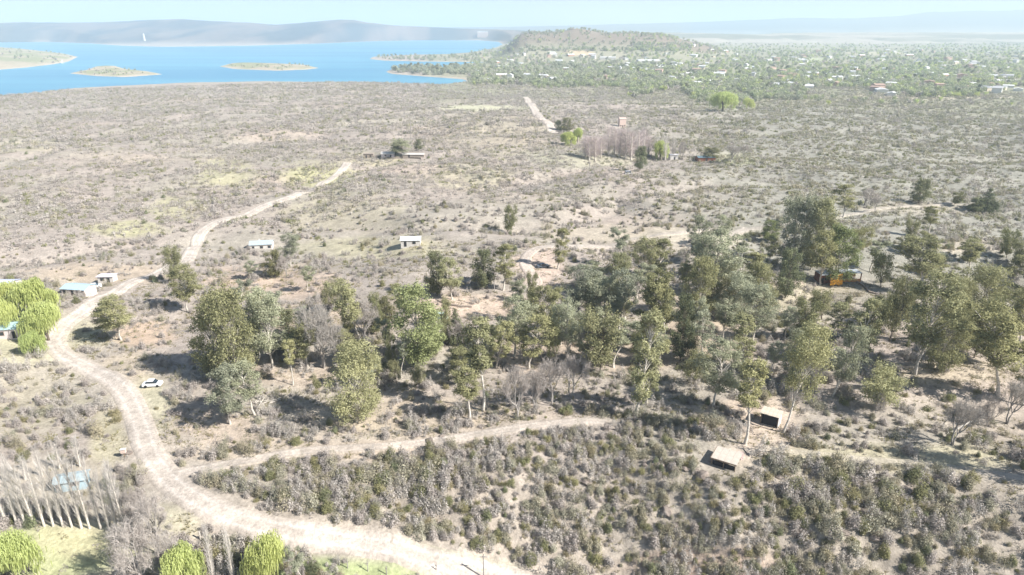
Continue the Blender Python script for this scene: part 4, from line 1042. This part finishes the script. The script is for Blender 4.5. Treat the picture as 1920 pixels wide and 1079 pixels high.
# ------------------------------------------------------------------ buildings and things in the hamlet
MW = mat('white_plaster', (.60,.57,.53), noise=(1.5, .12)); MBL = mat('pale_blue_sheet', (.42,.49,.52), rough=.5, noise=(1, .1)); MBL2 = mat('blue_sheet', (.40,.50,.53), rough=.5, noise=(1, .12))
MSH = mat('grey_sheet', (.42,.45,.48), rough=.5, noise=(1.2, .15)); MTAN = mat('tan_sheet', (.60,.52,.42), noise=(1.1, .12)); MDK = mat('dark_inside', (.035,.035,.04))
MOR = mat('orange_wall', (.62,.20,.05), noise=(2, .3)); MYE = mat('orange_tarp', (.85,.42,.05), rough=.6); MRB = mat('red_brown_wall', (.22,.085,.05), noise=(2, .3))
MWD = mat('old_wood', (.24,.18,.13), noise=(4, .3)); MBR = mat('pink_brick', (.64,.50,.43), noise=(2, .2)); MCR = mat('corrugated_white', (.74,.72,.68), rough=.55, noise=(2, .12))
MST = mat('stone_wall', (.36,.30,.25), noise=(2, .35), bump=(3, .6)); MGR = mat('green_paint', (.20,.34,.25), rough=.4); MTY = mat('tyre', (.02,.02,.02)); MCW = mat('car_white', (.80,.80,.80), rough=.3, spec=.6); MCD = mat('car_dark', (.08,.10,.13), rough=.3, spec=.6)
MPI = mat('pink_paving', (.58,.44,.40), noise=(3, .2))
def gable(name, label, u, v, w, d, h, rh, rz, wall, roof, sheets=6, door=None, wins=(), cat='house', group=None, over=.35, cham=None):
    p = P(u, v); t = thing(name, label, cat, p, rz, group)
    g = Geo(); g.box((0, 0, h/2-.4), (w, d, h+.8))
    if rh > .1:
        for sx in (-1, 1):
            xx = sx*(w/2-.003); g.add([[xx, -d/2, h], [xx, d/2, h], [xx, 0, h+rh-.05], [xx, 0, h+rh-.05]], [[0, 1, 2, 3]])
    link('wall', g.mesh('wall', wall), t)
    sw = (w+2*over)/sheets; L_ = math.hypot(d/2+over, rh); an = math.atan2(rh, d/2+over)
    g = Geo(); g.box((0, 0, 0), (sw*.97, L_, .08)); sm_ = g.mesh('roof_sheet', roof)
    for side in (-1, 1):
        for k in range(sheets):
            o = link('roof_sheet', sm_, t); o.location = (-w/2-over+sw*(k+.5), side*(d/4+over/2), h+rh/2+.07-(over/(d/2+over))*rh*0+(.012 if k % 2 else 0))
            o.rotation_euler = (-side*an if side > 0 else an, 0, 0)
    if door is not None:
        g = Geo(); g.box((door, -d/2-.03, 1.0), (.95, .09, 2.0)); dd_ = link('door', g.mesh('door', MDK), t)
        g = Geo(); g.box((door+.35, -d/2-.1, 1.0), (.08, .06, .08)); link('handle', g.mesh('handle', MSH), dd_)
    for wx in wins:
        g = Geo(); g.box((wx, -d/2-.02, 1.5), (1.3, .10, 1.1)); fr = link('window', g.mesh('window', MWD), t)
        g = Geo(); g.box((wx, -d/2-.05, 1.5), (1.1, .08, .9)); link('pane', g.mesh('pane', MGLASS), fr)
    if cham: g = Geo(); g.box((cham, d*.2, h+rh*.7), (.6, .6, 1.6)); link('chimney', g.mesh('chimney', MW), t)
    return t
gable('blue_roof_house', 'long low house with a pale blue sheet roof and whitewashed walls above the hamlet', 492, 467, 9.2, 5, 2.5, 1.2, .18, MW, MBL, 8, -3.2, (0.2, 3.4), cham=-1)
gable('white_cabin', 'white cabin with a white roof alone on the yellow grass strip', 771, 459, 7.5, 5, 2.4, .9, .05, MW, mat('white_sheet', (.76,.78,.78), rough=.5), 6, -2.0, (1.4,))
gable('blue_shack', 'low pink walled shack with a sky blue roof beside the road', 150, 551, 8, 5, 2.3, .8, -.15, mat('pale_pink_wall', (.66,.56,.52)), mat('sky_blue_sheet', (.42,.55,.62), rough=.5), 7, -3, (0,))
gable('white_kiosk', 'tiny white walled kiosk with dark openings beside the road, upper left', 203, 529, 5.2, 3, 2.4, .15, .05, MW, mat('lilac_sheet', (.66,.62,.70)), 4, 1.0, (-1.0,))
gable('long_roof_house', 'house with a pale lilac blue roof cut by the left border', -6, 548, 12, 7, 2.8, 1.0, .05, MW, mat('lilac_blue_sheet', (.56,.60,.74), rough=.5), 8, 2, (4,))
gable('hidden_blue_house', 'house with a turquoise roof half hidden by lime willows', 26, 628, 7.5, 5, 2.6, 1.0, .15, mat('pale_wall', (.68,.60,.58)), mat('turquoise_sheet', (.38,.52,.54), rough=.5), 6, 1.5, (-1.5,))
gable('meadow_cabin', 'pale blue roofed cabin behind the poplar row in the lower left', 138, 912, 5.0, 2.8, 1.9, .5, .30, mat('pale_blue_wall', (.44,.58,.64)), MBL2, 6, -1.9, (.8,))
gable('white_hut', 'tiny white hut right of the pink poplar grove', 1262, 299, 5.5, 4.5, 3.2, .5, .1, MW, mat('hut_roof', (.72,.70,.70)), 4, .3, ())
gable('dark_barn', 'low dark blue green barn roof beside the leafless grey trees', 1322, 302, 12, 6, 2.6, .8, .1, MRB, mat('blue_green_sheet', (.13,.19,.22), rough=.5), 6, 0, ())
gable('town_hall', 'long white roofed hall in the town, right of the tan sand patch', 1215, 118, 70, 30, 7, 3, .1, MW, RM[2], 8)
gable('town_depot', 'second long white roofed hall at the foot of the flat topped hill', 1140, 112, 50, 22, 7, 2, -.1, MW, RM[2], 8)
gable('shore_house', 'pale pink flat roofed building where the wood meets the scrub', 912, 153, 22, 12, 6, .3, .05, mat('pink_wall2', (.60,.50,.48)), RM[2], 5)
gable('lakeside_block', 'large pale pink building on the far shore beyond the lake', 905, 71, 90, 40, 45, 4, .0, WM[2], RM[2], 4)
# ruined farm with pens
gable('farm_shed', 'small dark mouthed shed at the left of the far farm', 692, 296, 7, 4, 3, .4, 0, MST, MST, 4, -1.5, (1.5,), 'shed')
gable('farm_ruin', 'roundish pale ruin at the middle of the far farm', 728, 295, 9, 5, 2.4, 1.4, .05, mat('lilac_stone', (.56,.50,.50)), MW, 5, 2, (-1.5,), 'ruin')
gable('farm_barn', 'long low whitish shed right of the far farm ruin', 776, 295, 15, 4, 2.0, .6, -.05, MST, MW, 7, -3, (), 'shed')
gable('brick_house', 'tall narrow pink brick house on the plain behind the pink poplars', 1166, 238, 6.5, 6, 8, 1.2, .1, MBR, MBR, 4, 0, (-2, 2))
# white corrugated shed F
p = P(1444, 793); t = thing('white_shed', 'white corrugated shed with a dark open front beside the leaning eucalyptus', 'shed', p, -.62)
t.rotation_euler = (0, 0, -.58)
g = Geo(); g.box((0, 1.5, 1.1), (3.6, .12, 3.0)); g.box((-1.78, 0, 1.0), (.12, 2.86, 2.8)); g.box((0, 0, -.2), (3.4, 2.8, .5)); link('wall', g.mesh('wall', MTAN), t)
g = Geo(); g.box((0, -1.2, 1.15), (3.2, .05, 2.5)); link('door', g.mesh('door', MDK), t)  # near-black sheet painting in the shade of the open front, no door leaf
g = Geo(); g.box((0, 0, 0), (.06, .60, 2.9)); wp = g.mesh('wall_panel', MCR)
for k in range(5): link('wall_panel', wp, t, (1.86+(.03 if k % 2 else 0), -1.3+k*.63, 1.1))
g = Geo(); g.box((0, 0, 0), (.80, 3.5, .07)); rp = g.mesh('roof_sheet', MTAN)
for k in range(5): o = link('roof_sheet', rp, t, (-1.68+k*.83, 0, 2.68+(.012 if k % 2 else 0)))
for k in (-1.74, 1.7): g = Geo(); g.box((k, -1.46, 1.1), (.12, .12, 2.9)); link('post', g.mesh('post', MWD), t)
# flat tan roofed shelter G
p = P(1352, 868); t = thing('flat_roof_shelter', 'open shelter under a tan flat sheet roof on the slope edge', 'shelter', p, -.55)
g = Geo(); g.box((0, 0, 0), (1.22, 4.6, .07)); rp = g.mesh('roof_sheet', mat('tan_roof', (.54,.48,.41), noise=(1.1, .1)))
for k in range(4): link('roof_sheet', rp, t, (-1.05+k*1.25, .6, 1.62+(.014 if k % 2 else 0)))
g = Geo(); g.box((-1.72, .6, 1.55), (.12, 4.7, .2)); link('beam', g.mesh('beam', MWD), t)
g = Geo(); g.box((.8, -1.72, 1.47), (5.0, .12, .16)); g.box((.8, 2.8, 1.47), (5.0, .12, .16)); link('beam', g.mesh('beam', MWD), t)
for a in (-1.5, .8, 3.0):
    for b_ in (-1.5, 2.7): g = Geo(); g.box((a, b_, .3), (.14, .14, 2.2)); link('post', g.mesh('post', MWD), t)
g = Geo(); g.box((.8, -1.3, .15), (4.2, .1, 1.6)); link('wall', g.mesh('wall', MDK), t)  # dark sheet stands in for the shade beneath the roof; this side is open
p = P(1388, 862); t = thing('brick_steps', 'pale pink brick steps along the right side of the tan flat roof', 'steps', p, -.35)
for k in range(7): g = Geo(); g.box((0, 2.0-k*.6, .18-k*.10), (1.1, .57, .36)); link('step', g.mesh('step', MPI), t)
# orange cabin group
p = P(1556, 531); t = thing('orange_cabin', 'brown and orange cabin under the eucalyptus, dressed with an orange tarp', 'cabin', p, .08)
g = Geo(); g.box((-.6, 2, 1.3), (6.4, 4.6, 3.4)); link('wall', g.mesh('wall', MRB), t)
for k in range(5): g = Geo(); g.box((-3.2+k*1.34, 2, 3.2+(k % 2)*.02), (1.24, 5.4, .09)); link('roof_sheet', g.mesh('roof_sheet', MSH), t)
g = Geo(); g.box((-3.1, -.34, 1.2), (1.0, .08, 2.1)); link('door', g.mesh('door', MDK), t)
g = Geo(); g.box((-1.8, -.34, 1.5), (1.2, .08, 1.0)); f_ = link('window', g.mesh('window', MWD), t); g = Geo(); g.box((-1.8, -.4, 1.5), (1.0, .06, .8)); link('pane', g.mesh('pane', MGLASS), f_)
for k in range(4): g = Geo(); g.box((-.3+k*.85, -.42, 1.6), (.82, .1, 2.6)); link('wall_panel', g.mesh('wall_panel', MOR), t)
p = P(1561, 532); t = thing('orange_tarp', 'bright orange yellow tarp hanging beside the cabin wall', 'tarp', p, .05)
t.scale = (1.35, 1.25, 1.12)
g = Geo(); n_ = 9; Vt = []
for i in range(n_):
    for j in range(5): Vt.append([-1.6+3.2*i/(n_-1), -1.1-.9*math.sin(j/4*1.5)+.12*math.sin(i*2.1), 3.6-j*.82-.25*math.sin(i*1.3)])
g.add(Vt, [[i*5+j, (i+1)*5+j, (i+1)*5+j+1, i*5+j+1] for i in range(n_-1) for j in range(4)]); link('cloth', g.mesh('cloth', MYE, smooth=True), t)
for a in (-1.6, 1.6): g = Geo(); g.tube([[a, -1.1, -.2], [a, -1.1, 3.7]], [.05, .04], 5); link('pole', g.mesh('pole', MWD), t)
p = P(1596, 528); t = thing('grey_shelter', 'grey blue sheet roof on posts right of the orange cabin', 'shelter', p, .05)
for k in range(5): g = Geo(); g.box((-3.0+k*1.5, 2.2, 3.0+(k % 2)*.02), (1.46, 4.4, .08)); link('roof_sheet', g.mesh('roof_sheet', MSH), t)
for a in (-3.4, 0, 3.4): g = Geo(); g.box((a, .2, 1.2), (.28, .28, 3.4)); link('post', g.mesh('post', MRB), t); g = Geo(); g.box((a, 4.2, 1.2), (.2, .2, 3.4)); link('post', g.mesh('post', MRB), t)
g = Geo(); g.box((0, 4.3, 1.0), (7.2, .2, 3.0)); link('wall', g.mesh('wall', MRB), t)
for k in range(7): g = Geo(); g.box((-3.2+k*.98, -.5, .55), (.94, .12, 1.2)); link('fence_board', g.mesh('fence_board', mat('orange_board', (.70,.33,.14)) if k == 0 else bpy.data.materials['orange_board']), t)
def low_wall(name, label, px, h=.9, w=.5, m=MST, cat='wall'):
    pts = spline([P(u, v)[:2] for u, v in px], 1.4); p = P(*px[0]); t = thing(name, label, cat, p)
    for i in range(len(pts)-1):
        a, b = pts[i], pts[i+1]; L_ = np.linalg.norm(b-a); c = (a+b)/2; hh = h*(.85+.3*rng.random())
        g = Geo(); z = h1(c[0], c[1]); g.box((0, 0, 0), (L_*.97, w*(.85+.3*rng.random()), hh+.6))
        o = link('stone', g.mesh('stone', m), t, (c[0]-p.x, c[1]-p.y, z-p.z+hh/2-.3), math.atan2(b[1]-a[1], b[0]-a[0]))
low_wall('terrace_wall', 'low brown terrace wall left of the orange cabin', [(1432,532),(1455,536),(1480,536),(1505,532)], .9)
low_wall('stone_curb', 'pale stone curb curving down right of the grey shelter', [(1606,530),(1622,540),(1632,550),(1650,553)], .6)
low_wall('path_wall', 'low stone edging beside the village path in the hamlet', [(820,565),(850,574),(885,577)], .5)
low_wall('farm_wall', 'low wall in front of the far farm ruin', [(718,297),(740,298),(760,297),(790,299)], 1.1, .6)
# vehicles
def car(label, u, v, rz, paint, L_=4.3, Wd=1.75, van=False, name='parked_car', cat='car'):
    p = P(u, v); t = thing(name, label, cat, p, rz)
    g = Geo(); top = 1.05 if not van else 1.9
    prof = [(-L_/2, .45), (-L_/2+.05, .95), (-L_/2+1.0, 1.0), (L_/2-1.0, 1.0), (L_/2-.15, .85), (L_/2, .45), (L_/2-.1, .3), (-L_/2+.1, .3)]
    def ext(g, pr, w0, w1=None):
        w1 = w1 or w0; n = len(pr); A = [[x, -w0/2, z] for x, z in pr]; B = [[x, w0/2, z] for x, z in pr]
        g.add(A+B, [[i, (i+1) % n, n+(i+1) % n, n+i] for i in range(n)])
        for o in (0, n):
            for i in range(1, n-1, 2): g.add([(A+B)[o+0], (A+B)[o+i], (A+B)[o+i+1], (A+B)[o+min(i+2, n-1)]], [[0, 1, 2, 3]])
    ext(g, prof, Wd); link('body', g.mesh('body', paint), t)
    g = Geo(); c = [(-L_/2+.7, 1.0), (-L_/2+1.15, 1.5), (L_/2-1.7, 1.52), (L_/2-1.0, 1.0)] if not van else [(-L_/2+.2, 1.0), (-L_/2+.25, 1.85), (L_/2-1.2, 1.9), (L_/2-.7, 1.0)]
    ext(g, c, Wd*.86); link('window', g.mesh('window', MGLASS), t)
    g = Geo(); g.box(((c[1][0]+c[2][0])/2, 0, c[2][1]+.03), (c[2][0]-c[1][0], Wd*.84, .06)); link('roof', g.mesh('roof', paint), t)
    g = Geo(); g.tube([[0, -.11, 0], [0, .11, 0]], [.33, .33], 12); g.add([[.33*math.cos(a), -.11, .33*math.sin(a)] for a in np.arange(0, 6.28, .7854)], [[0,1,2,3],[0,3,4,7],[4,5,6,7]]); wme = g.mesh('wheel', MTY)
    for a in (-1, 1):
        for b_ in (-1, 1): link('wheel', wme, t, (a*L_*.31, b_*Wd*.45, .33))
    return t
car('small white car parked beside the shadow right of the dirt road', 287, 724, .1, MCW)
car('green and white jeep parked beside the spiky conifer', 826, 598, -.5, mat('car_palegreen', (.55,.68,.60), rough=.4), 4.6, 1.9, True)
car('dark car in tree shade at the bend of the village path', 1018, 502, .3, MCD)
car('grey car parked in the scrub right of the far grove', 1178, 327, .3, mat('car_grey', (.55,.57,.60), rough=.4), 4.6, 1.8, True)
car('white car parked next to the tiny white kiosk by the road', 178, 540, .5, MCW)
# poles, posts
def pole(label, u, v, vt, rad, group=None, arm=True, m='barkg'):
    p = P(u, v); h = height_for(p, vt); t = thing('utility_pole', label, 'pole', p, 0, group)
    g = Geo(); g.tube([[0, 0, -.5], [0, 0, h]], [rad, rad*.7], 8); link('shaft', g.mesh('shaft', M[m]), t)
    if arm: g = Geo(); g.box((0, 0, h-.5), (1.4, .12, .12)); link('crossarm', g.mesh('crossarm', M[m]), t)
pole('tall thin pale mast above the far farm', 772, 284, 222, .28, None, False)
pole('wooden pole at the bottom edge standing over the road', 907, 1085, 1040, .13)
pole('short wooden pole beside the village path, near the thin white trunk', 927, 548, 527, .16, None, False)
pole('small wooden pole in the road verge near the left border junction', 440, 295, 262, .2, None)
pole('pale pole in the far scrub below the pink poplars', 1105, 318, 305, .3, None, False)
for i in range(17):
    u = 376+i*9.3; v = 1012+i*2.6; p = P(u, v); hh = 1.5+.5*rng.random()
    g = Geo(); g.tube([[0, 0, -.3], [.02, 0, hh]], [.17, .14], 7); g.flakes([[.02, 0, hh]], .13, np.array([[0, 0, 1.]]), 1)
    link('fence_post', g.mesh('fence_post', M['bark']), None, p, 0, None, None, 'thick pale wooden post in the row by the road', 'post', 'close row of thick posts')
for i, (u, v, vt) in enumerate([(636,1060,1046),(652,1066,1048),(690,1072,1050),(725,1078,1062),(818,1070,1058)]):
    p = P(u, v); h = height_for(p, vt); g = Geo(); g.tube([[0, 0, -.3], [.03, 0, h]], [.09, .06], 6); g.slivers(np.tile([[0, 0, h*.6]], (14, 1)), rng.normal(size=(14, 3))*[.35, .35, .2]+[0, 0, .5], .05)
    link('sapling', g.mesh('sapling', M['barkg']), None, p, 0, None, None, 'staked young sapling on the grass verge, %s from the left' % ('first', 'second', 'third', 'fourth', 'fifth')[i], 'sapling', 'saplings on the verge')
# sign by the road, gate post
p = P(234, 858); t = thing('roadside_shrine', 'small pinkish roadside box on a post left of the road', 'box', p, .2)
g = Geo(); g.box((0, 0, .5), (.2, .2, 1.4)); link('post', g.mesh('post', MWD), t)
g = Geo(); g.box((0, 0, 1.5), (.9, .6, .8)); link('box', g.mesh('box', MBR), t); g = Geo(); g.box((0, 0, 1.95), (1.1, .8, .08)); link('lid', g.mesh('lid', MW), t)
# sailing boats, tower, fallen trunk, brush pile
def boat(label, u, v, s):
    x, y = at_z(u, v, LZ); t = thing('sailing_boat', label, 'boat', (x, y, LZ), .6, 'sailing boats on the lake', (s, s, s))
    g = Geo(); g.add([[-4,-1,.9],[4,0,1.1],[-4,1,.9],[-3.6,-.6,-.3],[3,0,-.3],[-3.6,.6,-.3]], [[0,1,2,2],[0,3,4,1],[2,1,4,5],[0,2,5,3]]); link('hull', g.mesh('hull', MW), t)
    g = Geo(); g.tube([[0,0,0],[0,0,11]], [.1,.06], 5); link('mast', g.mesh('mast', MW), t)
    g = Geo(); g.add([[-.1,.02,1.5],[-3.6,.3,1.7],[-1.9,.35,6],[-.1,.02,10.8]], [[0,1,2,3]]); link('sail', g.mesh('sail', MW), t)
boat('white sailing boat near the pale left headland', 118, 119, 1.3)
p = P(271, 77); t = thing('white_tower', 'slim white tower on the hills across the lake', 'tower', p, 0, None)
g = Geo(); g.tube([[0,0,-5],[0,0,40]], [9, 6], 10, mi=0); link('shaft', g.mesh('shaft', MW), t); g = Geo(); g.tube([[0,0,40],[0,0,50]], [7.5, .5], 10); link('cap', g.mesh('cap', MW), t)
def logs(name, label, u, v, n, L_, rad, m, cat):
    p = P(u, v); t = thing(name, label, cat, p, .1)
    for i in range(n):
        a = rng.normal()*.5; c = rng.normal(size=2)*[L_*.25, L_*.12]; g = Geo(); d = np.array([math.cos(a), math.sin(a), .05+.2*rng.random()])*L_*(.35+.25*rng.random())
        b0 = np.array([c[0], c[1], .15+.25*rng.random()]); g.tube([b0-d/2, b0+rng.normal(size=3)*.1, b0+d/2], [rad, rad*.8, rad*.4], 5); link('branch', g.mesh('branch', M[m]), t)
logs('brush_pile', 'long pile of cut grey branches between the tan roof and the white shed', 1456, 846, 26, 5.5, .06, 'barkg', 'brush pile')
logs('log_pile', 'pile of pale fallen branches below the big left clump', 500, 752, 14, 6, .12, 'bark', 'log pile')
logs('rubble_heap', 'heap of grey sticks and rubble near the village path bend', 995, 545, 22, 6, .12, 'barkg', 'heap')
logs('cut_branches', 'bluish grey heap of branches under the path side trees', 955, 455, 12, 4, .1, 'barkg', 'heap')
p = P(1795, 812); t = thing('fallen_trunk', 'fallen bleached tree trunk propped beside the broken white tree', 'log', p, 0)
g = Geo(); g.tube([[-2.6, -.6, .1], [0, 0, 1.2], [3.2, .8, 2.6]], [.28, .22, .12], 8); link('log', g.mesh('log', M['bark'], smooth=True), t)


# ------------------------------------------------------------------ every label singles one thing out
ORD = 'first second third fourth fifth sixth seventh eighth ninth tenth eleventh twelfth'.split()
def num(i): return ORD[i] if i < 12 else '%d%s' % (i+1, 'th' if (i+1) % 100 in (11, 12, 13) else {1: 'st', 2: 'nd', 3: 'rd'}.get((i+1) % 10, 'th'))
by = {}
for o in COL.objects:
    if o.parent is None and 'label' in o.keys() and 'category' in o.keys(): by.setdefault(o['label'], []).append(o)
for lab, os_ in by.items():
    if len(os_) < 2: continue
    os_.sort(key=lambda o: o.location.x/(o.location.y*cP-(o.location.z-CAMH)*sP))
    for i, o in enumerate(os_):
        if not o.get('group'): o['group'] = lab
        o['label'] = '%s, %s from the left' % (lab, num(i))
        if len(o['label'].split()) > 16: print('LONG', o['label'])
